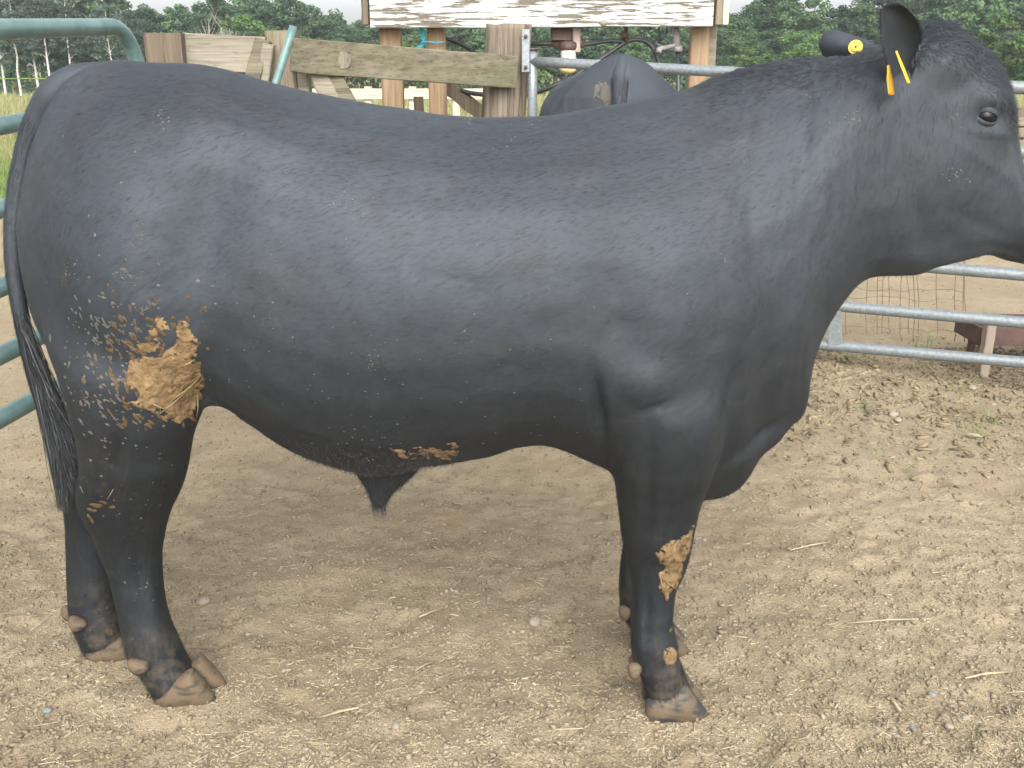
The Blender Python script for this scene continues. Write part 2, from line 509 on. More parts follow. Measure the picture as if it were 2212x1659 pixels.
bmp(1450, 905, 60, 60, .010)           # forearm
bmp(1405, 880, 40, 10, -.005, -20)
bmp(1585, 880, 20, 130, -.020, 10)     # leg against the brisket
bmp(1640, 500, 42, 150, -.010, -8)     # neck meets shoulder
bmp(1660, 830, 34, 140, -.010, 6)
bmp(1700, 760, 16, 110, .008, 12)
bmp(1625, 985, 60, 16, .008, -35); bmp(1645, 945, 70, 10, -.008, -40)
bmp(1740, 790, 10, 90, -.007, 8)
bmp(2060, 400, 80, 90, .010)           # cheek
bmp(2020, 560, 60, 26, .006)
bmp(2150, 215, 40, 22, .012, 25)       # brow
bmp(2130, 253, 26, 18, -.008)          # eye socket
bmp(2185, 330, 26, 50, -.008, 15)
bmp(2170, 540, 50, 12, -.003, 10)       # mouth line
bmp(2035, 130, 60, 36, .006)
bmp(2120, 345, 70, 13, .004, 35); bmp(2065, 195, 46, 30, -.006, -10); bmp(1985, 470, 22, 100, -.006, -12); bmp(2110, 480, 50, 16, -.004, 25); bmp(2165, 290, 20, 12, .004, 20); bmp(2130, 285, 34, 7, .003, 10)
bmp(1420, 1190, 42, 34, .007); bmp(1398, 1330, 9, 70, -.006); bmp(1412, 1408, 40, 26, .004); bmp(1400, 1060, 14, 90, -.006, 4)     # knee and tendons
bmp(300, 1230, 9, 90, -.007, -8); bmp(330, 1070, 34, 40, .005); bmp(320, 1390, 40, 26, .004); bmp(225, 1030, 12, 60, -.006, 5)
# soft vertical folds down the neck
wob = vnoise(PX / 60, PY / 150, 3)
foldmask = sstep(1480, 1560, PX) * (1 - sstep(1900, 2000, PX)) * sstep(120, 330, PY) * (1 - sstep(560, 760, PY) * 0.6)
ph = (PX - 0.16 * (700 - PY)) / 27 + 0.9 * wob
disp += side * foldmask * (0.0008 + 0.0009 * np.exp(-((PX - 1800) / 110) ** 2 - ((PY - 480) / 170) ** 2)) * (0.5 + 0.5 * vnoise(PX / 90, PY / 140, 6)) * (np.sin(ph * 2 * PI / 1.35) + 0.6 * vnoise(PX / 17 + PY / 90, PY / 210, 5))
# the crest of the neck and the poll: rough hair mass
crest = sstep(1480, 1560, PX) * (1 - sstep(2150, 2180, PX)) * (1 - sstep(20, 130, PY - np.interp(PX, [p[0] for p in TOP], [p[1] for p in TOP])))
disp += crest * 0.0022 * vnoise(PX / 9 + PY / 40, PY / 30, 8)
disp += 0.0016 * vnoise(co[:, 0] * 14 + 9, co[:, 2] * 14, 2) + 0.0010 * vnoise(co[:, 0] * 33, co[:, 2] * 33, 4) * side
co2 = co + no * disp[:, None]
co2[:, 2] = np.maximum(co2[:, 2], 0.02)
body_me.vertices.foreach_set('co', co2.astype(np.float32).ravel())
body_me.polygons.foreach_set('use_smooth', np.ones(len(body_me.polygons), bool))
body_me.update()
co = co2

bull = empty('bull', (0.1, YM, 0))
tag(bull, 'large black bull standing side-on in front, caked mud on its thigh', 'bull')
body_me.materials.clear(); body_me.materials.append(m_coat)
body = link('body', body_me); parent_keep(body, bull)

bvh = BVHTree.FromPolygons([tuple(p) for p in co], [tuple(p.vertices) for p in body_me.polygons])
def surf(px, py):
    """where a pixel's ray meets the bull"""
    h = bvh.ray_cast(Vector((0, 0, CAM_H)), ray(px, py).normalized())
    return (h[0], h[1]) if h[0] is not None else (None, None)
if globals().get('DEBUG_MASK'):
    qx, qy = proj(co)
    np.save('/tmp/bullpts.npy', np.stack([qx, qy, co[:, 1]]))
# ---- eyes
def uv_sphere(c, r, nu=20, nv=12, sc=(1, 1, 1)):
    V, F = [], []
    for j in range(nv + 1):
        th = PI * j / nv
        for i in range(nu):
            a = 2 * PI * i / nu
            V.append(Vector(c) + Vector((r * sc[0] * math.sin(th) * math.cos(a), r * sc[1] * math.sin(th) * math.sin(a), r * sc[2] * math.cos(th))))
    for j in range(nv):
        for i in range(nu):
            i2 = (i + 1) % nu
            F.append((j * nu + i, (j + 1) * nu + i, (j + 1) * nu + i2, j * nu + i2))
    return V, F

p, n = surf(2131, 252)
EX, EZ = p.x, p.z
def face_y(x, z):
    h = bvh.ray_cast(Vector((x, 0.8, z)), Vector((0, 1, 0)))
    return h[0].y if h[0] is not None else p.y
EYC, ER = p.y + 0.0105, 0.0215
V, F = uv_sphere((EX, EYC, EZ), ER, 28, 18)
na, ns_ = 40, 8
LV, LF = [], []
tilt = math.radians(-14)
for a_ in range(na):
    a = 2 * PI * a_ / na
    ca, sa = math.cos(a), math.sin(a)
    for k in range(ns_):
        q = k / (ns_ - 1)
        hx, hz = 0.0172 + q * 0.026, (0.0082 if sa > 0 else 0.0086) + q * (0.026 if sa > 0 else 0.022)
        dx, dz = hx * math.copysign(abs(ca) ** 1.15, ca), hz * math.copysign(abs(sa) ** 0.9, sa)
        x, z = EX + dx * math.cos(tilt) - dz * math.sin(tilt), EZ + dx * math.sin(tilt) + dz * math.cos(tilt)
        d2 = (x - EX) ** 2 + (z - EZ) ** 2
        y_in = EYC - math.sqrt(max(ER ** 2 - d2, 0)) - 0.0008
        y_out = face_y(x, z) + 0.002
        fold = 0.0055 * math.exp(-((q - .22) / .16) ** 2) + 0.0035 * math.exp(-((q - .62) / .12) ** 2) * (1 if sa > 0 else .5)
        w = min(1, q * 1.6)
        y = min(y_in if q < .12 else 9, y_in * (1 - w) + y_out * w - fold)
        LV.append((x, y, z))
for a_ in range(na):
    a2 = (a_ + 1) % na
    for k in range(ns_ - 1): LF.append((a_ * ns_ + k, a_ * ns_ + k + 1, a2 * ns_ + k + 1, a2 * ns_ + k))
for sgn in (1, -1):
    fl = lambda q: Vector(q) if sgn > 0 else Vector((q[0], 2 * YM - q[1], q[2]))
    eye = link('eye', mesh('eye', [fl(v) for v in V], F if sgn > 0 else [f[::-1] for f in F]), None, m_eye); parent_keep(eye, bull)
    lid = link('eyelid', mesh('eyelid', [fl(v) for v in LV], LF if sgn < 0 else [f[::-1] for f in LF]), None, m_coat); parent_keep(lid, eye)

# ---- ears
def ear(rows, axis, thick, cupdir, name='ear'):
    """rows: (u, lo, hi, Y, cup) with u along the picture's y (axis 0) or x (axis 1)"""
    R = np.array(rows, float)
    q = np.linspace(R[0, 0], R[-1, 0], 26)
    I = pchip(R[:, 0], R[:, 1:], q)
    nvv = 15
    A, B = [], []
    for u, (lo, hi, Y, cup) in zip(q, I):
        for k in range(nvv):
            v = k / (nvv - 1)
            w = lo + (hi - lo) * v
            e = 1 - (2 * v - 1) ** 2
            yy = Y + cupdir * cup * e
            P = at_y(w, u, yy) if axis == 0 else at_y(u, w, yy)
            A.append(P); B.append(P + Vector((0, thick * (0.15 + 0.85 * e ** 0.5), 0)))
    V = A + B
    n = len(A); F = []
    nu = len(q)
    for i in range(nu - 1):
        for k in range(nvv - 1):
            a = i * nvv + k
            F.append((a, a + 1, a + nvv + 1, a + nvv)); F.append((n + a, n + a + nvv, n + a + nvv + 1, n + a + 1))
    for i in range(nu - 1):
        for k in (0, nvv - 1):
            a = i * nvv + k
            f = (a, a + nvv, n + a + nvv, n + a); F.append(f if k == 0 else f[::-1])
    for k in range(nvv - 1):
        F.append((k, n + k, n + k + 1, k + 1)); a = (nu - 1) * nvv + k; F.append((a, a + 1, n + a + 1, n + a))
    o = link(name, mesh(name, V, F), None, m_coat)
    return parent_keep(o, bull)

near_ear = ear([(6, 1919, 1940, 1.735, .002), (12, 1909, 1952, 1.738, .008), (26, 1903, 1967, 1.742, .016), (50, 1902, 1988, 1.75, .018), (72, 1903, 1995, 1.757, .021),
                (98, 1906, 1993, 1.765, .023), (122, 1911, 1987, 1.772, .022), (146, 1917, 1978, 1.78, .019), (175, 1926, 1968, 1.79, .014), (210, 1934, 1962, 1.80, .008)], 0, .010, 1)
far_ear = ear([(1771, 90, 100, 2.17, .002), (1776, 76, 118, 2.165, .010), (1788, 66, 128, 2.16, .018), (1806, 65, 134, 2.15, .024), (1835, 74, 138, 2.13, .026), (1866, 84, 138, 2.10, .024),
               (1898, 99, 140, 2.06, .016), (1930, 112, 145, 2.02, .010)], 1, .010, -1)
near_ear['label'] = 'upright near ear with its dark hollow showing'
far_ear['label'] = 'far ear seen from behind over the neck'

def plate(name, outline, normal, thick, mat):
    """flat piece from a closed outline of points"""
    n = Vector(normal).normalized() * thick / 2
    k = len(outline)
    V = [Vector(p) - n for p in outline] + [Vector(p) + n for p in outline]
    F = [tuple(range(k))[::-1], tuple(range(k, 2 * k))] + [(i, (i + 1) % k, k + (i + 1) % k, k + i) for i in range(k)]
    return link(name, mesh(name, V, F, False), None, mat)

def ear_tag(p0, p1, depth, lean, mat, par, w=0.045):
    """a flag tag hung from p0 to p1, its face turned mostly away"""
    L = p1 - p0
    D = Vector((lean, depth, 0)).normalized()
    prof = [(0, .12), (.18, .2), (.45, .5), (.95, .5), (1, .42), (1, -.42), (.95, -.5), (.45, -.5), (.18, -.2), (0, -.12)]
    out = [p0 + L * a + D * (w * c) for a, c in prof]
    o = plate('ear_tag', out, L.cross(D), 0.003, mat)
    return parent_keep(o, par)
ear_tag(at_y(1936, 110, 1.745), at_y(1964, 180, 1.735), 1, 0.44, m_tag, near_ear, .038)
ear_tag(at_y(1919, 141, 1.745), at_y(1926, 205, 1.735), 1, 0.60, m_tag2, near_ear, .040)

def disc(c, r, h, normal, seg=28):
    return tube_geo([Vector(c) - Vector(normal) * h / 2, Vector(c) + Vector(normal) * h / 2], r, seg)
bc = at_y(1848, 102, 2.076)
nrm = Vector((-0.25, -0.95, 0.12)).normalized()
V, F = disc(bc, 0.0140, 0.004, nrm); V2, F2 = disc(bc + nrm * 0.0035, 0.0088, 0.004, nrm)
btn = link('ear_tag', mesh('ear_tag', V + V2, F + [tuple(i + len(V) for i in f) for f in F2], False), None, m_tag)
parent_keep(btn, far_ear); btn['label'] = 'round yellow button tag'
V, F = disc(bc + nrm * 0.006, 0.0022, 0.002, nrm, 12)
pin = link('tag_pin', mesh('tag_pin', V, F, False), None, m_eye); parent_keep(pin, far_ear)

# ---- hooves (two claws each) and dewclaws
def claw(x0, x1, Y, zb, zf, xf, hw, toe_in=0.0, name='hoof', mat=None):
    """one claw: heel at x0, toe at x1 on the ground, coronet height zb at the heel, zf at xf"""
    n, seg = 18, 12
    V, F = [], []
    for i in range(n):
        s = i / (n - 1)
        x = x0 + (x1 - x0) * s
        sf = (xf - x0) / (x1 - x0)
        top = zb + (zf - zb) * (s / sf) if s < sf else zf + (0.010 - zf) * ((s - sf) / (1 - sf)) ** 1.05
        w = hw * min(1, (0.62 + 1.6 * s)) * (1 - max(0, (s - 0.62) / 0.38) ** 2.2 * 0.82)
        if i == 0: w *= 0.6
        yc = Y + toe_in * s * s
        for k in range(seg):
            a = 2 * PI * k / seg
            ca, sa = math.cos(a), math.sin(a)
            flare = 1.0 - 0.16 * (0.5 + 0.5 * sa)
            V.append((x, yc + w * flare * math.copysign(abs(ca) ** 0.7, ca), 0.001 + top * (0.5 + 0.5 * (sa if sa > 0 else math.copysign(abs(sa) ** 0.5, sa)))))
    for i in range(n - 1):
        for k in range(seg):
            k2 = (k + 1) % seg
            F.append((i * seg + k, i * seg + k2, (i + 1) * seg + k2, (i + 1) * seg + k))
    F.append(tuple(range(seg))[::-1]); F.append(tuple(range((n - 1) * seg, n * seg)))
    o = link(name, mesh(name, V, F), None, mat or m_hoof)
    return parent_keep(o, bull)

def foot(xl, xr, xf, yf, yb, Y, hw=0.03, mats=(None, None)):
    for sgn, mt in ((-1, mats[0]), (1, mats[1])):
        Yc = Y + sgn * (hw + 0.002)
        gy = CY + FPX * (CAM_H * CP - Yc * SP) / (Yc * CP + CAM_H * SP)      # picture row of the ground at that distance
        X0, X1 = at_y(xl, gy, Yc).x, at_y(xr, gy, Yc).x
        XF = at_y(xf, yf, Yc)
        ZB = at_y(xl, yb, Yc).z
        if sgn > 0:
            dx = 0.004; X0 += dx - (at_y(xl, gy, Yc).x - at_y(xl, gy, Y - hw).x); X1 += dx - (at_y(xr, gy, Yc).x - at_y(xr, gy, Y - hw).x)
            XF = at_y(xf, yf, Y - hw); ZB = at_y(xl, yb, Y - hw).z; XF.x += dx; XF.z -= 0.008
        claw(X0, X1, Yc, max(ZB, 0.034), max(XF.z, 0.05), XF.x, hw, -sgn * 0.006, 'hoof', mt)
foot(338, 466, 410, 1446, 1492, 1.885, .031)
foot(188, 296, 262, 1378, 1408, 2.055, .030)
foot(1394, 1531, 1480, 1478, 1512, 1.830, .031, (m_hoof_dark, m_hoof))
foot(1372, 1490, 1458, 1374, 1394, 2.07, .030, (m_hoof_dark, m_hoof_dark))

def dewclaw(px, py, Y, w, h, rot=0.0):
    c = at_y(px, py, Y); s = Y / FPX * 1.05
    V, F = uv_sphere((0, 0, 0), 1, 16, 10)
    R = Matrix.Rotation(rot, 4, 'Y')
    V = [c + R @ Vector((v.x * w * s / 2 * (1 + 0.18 * v.z), v.y * 0.017, v.z * h * s / 2 + 0.12 * h * s * (v.x * v.x))) for v in V]
    o = link('dewclaw', mesh('dewclaw', V, F), None, m_hoof)
    parent_keep(o, bull)
dewclaw(298, 1440, 1.826, 54, 40, 0.3); dewclaw(306, 1424, 1.915, 50, 38, 0.3)
dewclaw(166, 1348, 2.0, 44, 38, 0.5); dewclaw(150, 1326, 2.085, 46, 36, 0.6)
dewclaw(1370, 1449, 1.797, 34, 44, 0.1); dewclaw(1372, 1432, 1.865, 34, 42, 0.1)
dewclaw(1350, 1324, 2.04, 32, 40, 0.1); dewclaw(1352, 1310, 2.10, 32, 40, 0.1)

# ---- hair made of thin tapered blades
def blades(name, roots, dirs, lens, widths, mat, bend=None, sidev=None, segs=3):
    N = len(roots)
    roots = np.asarray(roots, float); dirs = np.asarray(dirs, float)
    lens = np.broadcast_to(np.asarray(lens, float), N)[:, None]; widths = np.broadcast_to(np.asarray(widths, float), N)[:, None]
    if sidev is None:
        r = rng.normal(size=(N, 3)); sidev = np.cross(dirs, r)
    sidev = sidev / (np.linalg.norm(sidev, axis=1, keepdims=True) + 1e-9)
    if bend is None: bend = np.zeros((N, 3))
    P = np.zeros((N, 2 * segs + 1, 3))
    for s in range(segs):
        t = s / segs
        c = roots + dirs * lens * t + bend * lens * t * t
        w = widths * (1 - 0.75 * t) / 2
        P[:, 2 * s] = c - sidev * w; P[:, 2 * s + 1] = c + sidev * w
    P[:, 2 * segs] = roots + dirs * lens + bend * lens
    base = (np.arange(N) * (2 * segs + 1))[:, None]
    quads = [base + np.array([[2 * s, 2 * s + 1, 2 * s + 3, 2 * s + 2]]) for s in range(segs - 1)]
    tris = base + np.array([[2 * segs - 2, 2 * segs - 1, 2 * segs]])
    me = fast_mesh(name, P.reshape(-1, 3), np.concatenate(quads) if quads else None, tris, True)
    return link(name, me, None, mat)

# short coat all over the body: flows back and down, down the neck and legs
polyc = np.empty(len(body_me.polygons) * 3, np.float32); body_me.polygons.foreach_get('center', polyc); polyc = polyc.reshape(-1, 3)
polyn = np.empty(len(body_me.polygons) * 3, np.float32); body_me.polygons.foreach_get('normal', polyn); polyn = polyn.reshape(-1, 3)
area = np.empty(len(body_me.polygons), np.float32); body_me.polygons.foreach_get('area', area)
def sample(n, weight):
    w = area * weight; w = w / w.sum()
    i = rng.choice(len(area), n, p=w)
    return i, polyc[i] + rng.normal(scale=0.0022, size=(n, 3)) * 1.0
def coat(name, n, weight, length, width, lift, flowf, mat, jit=0.25):
    i, P = sample(n, weight)
    N = polyn[i]
    fl = flowf(P) + rng.normal(scale=jit, size=(n, 3))
    fl = fl - N * (fl * N).sum(1, keepdims=True); fl /= np.linalg.norm(fl, axis=1, keepdims=True) + 1e-9
    L = length * rng.uniform(0.6, 1.3, n)
    lf = lift * rng.uniform(0.4, 1.5, n)[:, None]
    d = fl * np.sqrt(np.clip(1 - lf ** 2, 0.05, 1)) + N * lf
    sv = np.cross(d, N) + rng.normal(scale=0.08, size=(n, 3))
    o = blades(name, P - N * 0.001, d, L, width, mat, fl * 0.25 - N * lf * 0.4, sv, 2)
    o['kind'] = 'stuff'
    return parent_keep(o, bull)
def flow(P):
    f = np.zeros_like(P)
    x = P[:, 0]; neck = sstep(0.35, 0.75, x)
    f[:, 0] = -0.9 * (1 - neck) - 0.15 * neck + 0.5 * sstep(0.85, 1.0, x)
    f[:, 2] = -0.55 * (1 - neck) - 1.0 * neck - 1.5 * (1 - sstep(0.5, 0.75, P[:, 2]))
    f[:, 1] = 0
    return f
ppx, ppy = proj(polyc)
toprow = np.interp(ppx, [p[0] for p in TOP], [p[1] for p in TOP])
botrow = np.interp(ppx, [p[0] for p in BOT], [p[1] for p in BOT])
near_w = np.where(polyn[:, 1] < 0.35, 1.0, 0.25)
coat('coat', 170000, near_w, 0.011, 0.0006, 0.05, flow, m_coat, 0.14)
crest_w = sstep(1490, 1580, ppx) * (1 - sstep(2190, 2200, ppx)) * (1 - sstep(10, 90, ppy - toprow)) * sstep(0.9, 1.1, polyc[:, 2])
coat('crest_hair', 9000, crest_w + 1e-9, 0.017, 0.0010, 0.26, lambda P: flow(P) * [1.4, 1, .5], m_coat, 0.35)
poll_w = sstep(1960, 2000, ppx) * (1 - sstep(2190, 2200, ppx)) * (1 - sstep(30, 110, ppy - toprow))
coat('poll_hair', 7000, poll_w + 1e-9, 0.018, 0.0010, 0.26, lambda P: np.tile([0.75, -0.1, -0.5], (len(P), 1)), m_coat, 0.4)
belly_w = sstep(600, 680, ppx) * (1 - sstep(930, 1010, ppx)) * sstep(0, 60, ppy - botrow + 60) * (polyc[:, 2] > 0.35)
coat('belly_hair', 4500, belly_w + 1e-9, 0.018, 0.0009, 0.22, lambda P: np.tile([-0.1, -0.3, -1.0], (len(P), 1)), m_hair, 0.4)

cor_w = (polyc[:, 2] < .13) * (polyn[:, 2] > -.7)
coat('leg_hair', 26000, (polyc[:, 2] < .62) * (polyn[:, 1] < .5) + 1e-9, 0.011, 0.0009, 0.16, lambda P: np.tile([-0.15, -0.05, -1.0], (len(P), 1)), m_coat, 0.3)
coat('fetlock_hair', 9000, cor_w + 1e-9, 0.018, 0.0010, 0.24, lambda P: np.tile([0.1, -0.1, -1.0], (len(P), 1)), m_coat, 0.25)
# tuft at the sheath
rt = np.array([tuple(at_y(818 + rnd.uniform(-15, 15), 1082 + rnd.uniform(-10, 16), 1.875 + rnd.uniform(-.018, .018))) for _ in range(220)])
dr = rng.normal(scale=0.28, size=(220, 3)) + [0, 0, -1]
tuft = blades('sheath_tuft', rt, dr, rng.uniform(.012, .030, 220), 0.0011, m_hair, rng.normal(scale=.2, size=(220, 3)))
tuft['kind'] = 'stuff'; parent_keep(tuft, bull)

# ---- tail: a tapering dock and a hanging switch of long hair
TAIL = [(260, 158, 30, .0), (205, 160, 46, .0), (155, 176, 60, .0), (118, 206, 64, .0), (90, 250, 60, .01), (68, 305, 54, .015), (50, 370, 48, .015), (36, 440, 43, .01), (29, 520, 38, .0),
        (33, 600, 34, -.01), (45, 680, 32, -.02), (60, 750, 32, -.02), (76, 815, 32, -.02), (94, 875, 30, -.02), (112, 930, 24, -.02), (126, 985, 14, -.02)]
pts = [at_y(x, y, YM - 0.0 + dy) for x, y, w, dy in TAIL]
rads = [w * 0.5 * YM / FPX * 1.04 for x, y, w, dy in TAIL]
pp = smooth_path(pts, 5)
rr = np.interp(np.linspace(0, len(pts) - 1, len(pp)), range(len(pts)), rads)
tail = tube('tail', pp, list(rr), m_coat, bull, 20)
K = 3600
roots, dirs, lens, bends = [], [], [], []
for i in range(K):
    u = rnd.random() ** 0.8
    y0 = 670 + 300 * rnd.random() ** .6
    x0 = np.interp(y0, [p[1] for p in TAIL[6:]], [p[0] for p in TAIL[6:]])
    spread = 15
    P0 = at_y(x0 + rnd.uniform(-spread, spread) * 0.85, y0, YM - 0.02 + rnd.uniform(-.02, .015))
    yt = min(y0 + rnd.uniform(90, 330), 1112 - abs(rnd.gauss(0, 62)))
    k = max(0, (yt - 860) / 250)
    xt = np.interp(yt, [640, 760, 850, 930, 1010, 1060, 1110], [40, 70, 100, 130, 142, 142, 136]) + max(-1.3, min(1.5, rnd.gauss(0, 1))) * np.interp(yt, [700, 850, 950, 1020, 1110], [11, 17, 24, 22, 8])
    P1 = at_y(xt, yt, YM - 0.03 + rnd.uniform(-.03, .03))
    L = (P1 - P0)
    roots.append(tuple(P0)); lens.append(L.length); dirs.append(tuple(L.normalized()))
    bends.append((rnd.gauss(-.05, .08), rnd.gauss(0, .03), rnd.gauss(0, .02)))
bends = np.array(bends)
dirs = np.array(dirs) - bends
sw = blades('tail_switch', roots, dirs, lens, 0.0028, m_hair, bends, None, 5)
sw['kind'] = 'stuff'; parent_keep(sw, tail)

ti = rng.integers(20, len(pp) - 4, 5200); th_ = rng.uniform(0, 2 * PI, 5200)
tp = np.array([tuple(q) for q in pp]); td = np.gradient(tp, axis=0); td /= np.linalg.norm(td, axis=1, keepdims=True)
sd_ = np.cross(td, [0, 1, 0]); sd_ /= np.linalg.norm(sd_, axis=1, keepdims=True); ud_ = np.cross(sd_, td)
outw = sd_[ti] * np.cos(th_)[:, None] + ud_[ti] * np.sin(th_)[:, None]
th = blades('tail_hair', tp[ti] + outw * (np.array(rr)[ti] * .98)[:, None], td[ti] + outw * .16 + rng.normal(scale=.06, size=(5200, 3)), rng.uniform(.014, .03, 5200), .0011, m_coat, -outw * .08, np.cross(td[ti], outw), 2)
th['kind'] = 'stuff'; parent_keep(th, tail)
# fringe of the near ear
er = []
for y_, xl_, xr_ in ((9, 1919, 1938), (16, 1907, 1952), (28, 1904, 1966), (40, 1903, 1978), (55, 1903, 1988), (72, 1904, 1993), (90, 1906, 1992), (108, 1911, 1986), (124, 1916, 1980), (142, 1921, 1971)):
    for x_, sg in ((xl_, -1), (xr_, 1)):
        for k in range(26):
            er.append((tuple(at_y(x_ - sg * 1.5, y_ + rnd.uniform(-8, 8), 1.755 + rnd.uniform(0, .008))), (sg * .5 + rnd.gauss(0, .25), rnd.gauss(0, .3), .6 + rnd.gauss(0, .3))))
ef = blades('ear_hair', [e[0] for e in er], [e[1] for e in er], rng.uniform(.006, .013, len(er)), .0008, m_hair, None, None, 2)
ef['kind'] = 'stuff'; parent_keep(ef, near_ear)

# ---- dried mud and dung
def flake_mesh(seed, n=11, bumpy=0.35):
    r = random.Random(seed)
    V = [(0, 0, 1)]; F = []
    ring1 = [1 + r.uniform(-.3, .25) for _ in range(n)]
    for q, h, s in ((0, .85, .6), (1, .0, 1.0), (2, -.6, .92)):
        for k in range(n):
            a = 2 * PI * k / n
            V.append((math.cos(a) * ring1[k] * s, math.sin(a) * ring1[k] * s, h + (r.uniform(-bumpy, bumpy) if q < 2 else 0)))
    for k in range(n):
        k2 = (k + 1) % n
        F.append((0, 1 + k, 1 + k2))
        for q in range(2):
            a = 1 + q * n; F.append((a + k, a + n + k, a + n + k2, a + k2))
    return mesh('mud_flake', V, F, True)
FL = [flake_mesh(i) for i in range(6)]
FLG = [flake_mesh(20 + i) for i in range(4)]
for f_ in FL: f_.materials.append(m_mud)
for f_ in FLG: f_.materials.append(m_dust)
def flake(px, py, lx, ly, h, rot, pool=FL, name='mud_flake', sink=0.0, hit=None, own=None):
    own = own or bull
    p, n = hit(px, py) if hit else surf(px, py)
    if p is None or abs(n.dot(ray(px, py).normalized())) < 0.12: return None
    s = (p - Vector((0, 0, CAM_H))).length / FPX * 0.96
    c, q = math.cos(math.radians(rot)), math.sin(math.radians(rot))
    ex = Vector((c, 0, -q)); ex = (ex - n * ex.dot(n)).normalized(); ey = n.cross(ex)
    M = Matrix(((ex.x, ey.x, n.x, 0), (ex.y, ey.y, n.y, 0), (ex.z, ey.z, n.z, 0), (0, 0, 0, 1)))
    M = Matrix.Translation(p - n * sink) @ M @ Matrix.Diagonal((lx * s / 2, ly * s / 2, h, 1))
    o = link(name, rnd.choice(pool)); o.parent = own
    o.matrix_parent_inverse = root_matrix(own).inverted() @ M
    return o
# caked crusts that follow the hide
from mathutils import geometry as mgeo
fpx, fpy = proj(polyc)
def crust(poly, thick, seed, fray=14, name='mud_crust'):
    """a crust lying on the hide inside a picture outline, with frayed edges and lumps"""
    P = np.array(poly, float)
    def inside(x, y):
        r = np.zeros(x.shape, bool); k = len(P); q = k - 1
        for i_ in range(k):
            xi, yi, xj, yj = *P[i_], *P[q]
            c_ = ((yi > y) != (yj > y)) & (x < (xj - xi) * (y - yi) / (yj - yi + 1e-9) + xi)
            r ^= c_; q = i_
        return r
    def dist(x, y):
        d = np.full(x.shape, 1e9)
        for i_ in range(len(P)):
            a_, b_ = P[i_ - 1], P[i_]; ab = b_ - a_
            t_ = np.clip(((x - a_[0]) * ab[0] + (y - a_[1]) * ab[1]) / (ab @ ab), 0, 1)
            d = np.minimum(d, np.hypot(x - a_[0] - t_ * ab[0], y - a_[1] - t_ * ab[1]))
        return d
    near = np.where((polyn[:, 1] < -.05) & (fpx > P[:, 0].min() - 20) & (fpx < P[:, 0].max() + 20) & (fpy > P[:, 1].min() - 20) & (fpy < P[:, 1].max() + 20))[0]
    bmc = bmesh.new(); vm = {}
    for f_ in near:
        vs = []
        for vi in body_me.polygons[f_].vertices:
            if vi not in vm: vm[vi] = bmc.verts.new(co[vi])
            vs.append(vm[vi])
        bmc.faces.new(vs)
    bmesh.ops.subdivide_edges(bmc, edges=bmc.edges[:], cuts=2, use_grid_fill=True)
    bmc.normal_update(); bmc.verts.ensure_lookup_table()
    arr = np.array([tuple(v.co) for v in bmc.verts]); nn = np.array([tuple(v.normal) for v in bmc.verts])
    x, y = proj(arr)
    u, v = x * .82 + y * .57, -x * .57 + y * .82                      # the hair runs down and back: so do the cracks
    sd = np.where(inside(x, y), dist(x, y), -dist(x, y)) + fray * vnoise(u / 26, v / 12, seed) + fray * .5 * vnoise(u / 9, v / 5, seed + 1)
    crack = 1 - np.exp(-(vnoise(u / 17, v / 7, seed + 2) / .12) ** 2)
    h = thick * (.25 + .75 * crack * (.7 + .5 * vnoise(u / 8, v / 8, seed + 3) + .35 * vnoise(u / 3, v / 2.4, seed + 4))) * np.clip(sd / 5, -1, 1)
    kill = [v_ for v_, s_, c_ in zip(bmc.verts, sd, crack) if s_ < -2 or (c_ < .03 and s_ < 9)]
    for v_, n_, h_ in zip(bmc.verts, nn, h): v_.co += Vector(n_) * (h_ - .0002)
    bmesh.ops.delete(bmc, geom=kill, context='VERTS')
    seen, best = set(), []                                            # one crust, one piece
    for v0 in bmc.verts:
        if v0 in seen: continue
        isl, st = [], [v0]; seen.add(v0)
        while st:
            q_ = st.pop(); isl.append(q_)
            for e_ in q_.link_edges:
                w_ = e_.other_vert(q_)
                if w_ not in seen: seen.add(w_); st.append(w_)
        if len(isl) > len(best): best = isl
    keep = set(best)
    bmesh.ops.delete(bmc, geom=[v_ for v_ in bmc.verts if v_ not in keep], context='VERTS')
    me_ = bpy.data.meshes.new(name); bmc.to_mesh(me_); bmc.free()
    me_.polygons.foreach_set('use_smooth', [True] * len(me_.polygons)); me_.update()
    return parent_keep(link(name, me_, None, m_mud), bull)
crust([(368, 700), (400, 692), (418, 722), (428, 745), (420, 775), (434, 800), (443, 830), (428, 872), (414, 908), (372, 908), (340, 892), (300, 888), (282, 868), (292, 845), (268, 822), (262, 800), (285, 782), (318, 768), (350, 768), (372, 755), (378, 730)], .0036, 3, 12)
crust([(333, 688), (352, 685), (364, 712), (345, 718)], .0025, 9, 5); crust([(292, 742), (338, 732), (350, 752), (305, 766)], .0025, 13, 6)
crust([(228, 846), (262, 836), (280, 868), (245, 878)], .0025, 17, 6); crust([(318, 712), (338, 708), (342, 726), (322, 730)], .0022, 19, 4)
crust([(1418, 1195), (1450, 1170), (1485, 1152), (1497, 1138), (1492, 1180), (1478, 1222), (1472, 1255), (1458, 1275), (1440, 1300), (1426, 1278), (1422, 1245), (1436, 1228), (1424, 1212)], .0028, 23, 5)
crust([(1434, 1402), (1455, 1396), (1464, 1410), (1458, 1436), (1440, 1438), (1432, 1422)], .0024, 31, 2)
crust([(835, 968), (870, 962), (900, 974), (985, 966), (990, 984), (930, 992), (860, 984)], .0018, 37, 11)
for i in range(85):
    flake(rnd.gauss(318, 50), rnd.gauss(785, 62), rnd.uniform(9, 24), rnd.uniform(6, 11), rnd.uniform(.0008, .0016), rnd.gauss(60, 14))
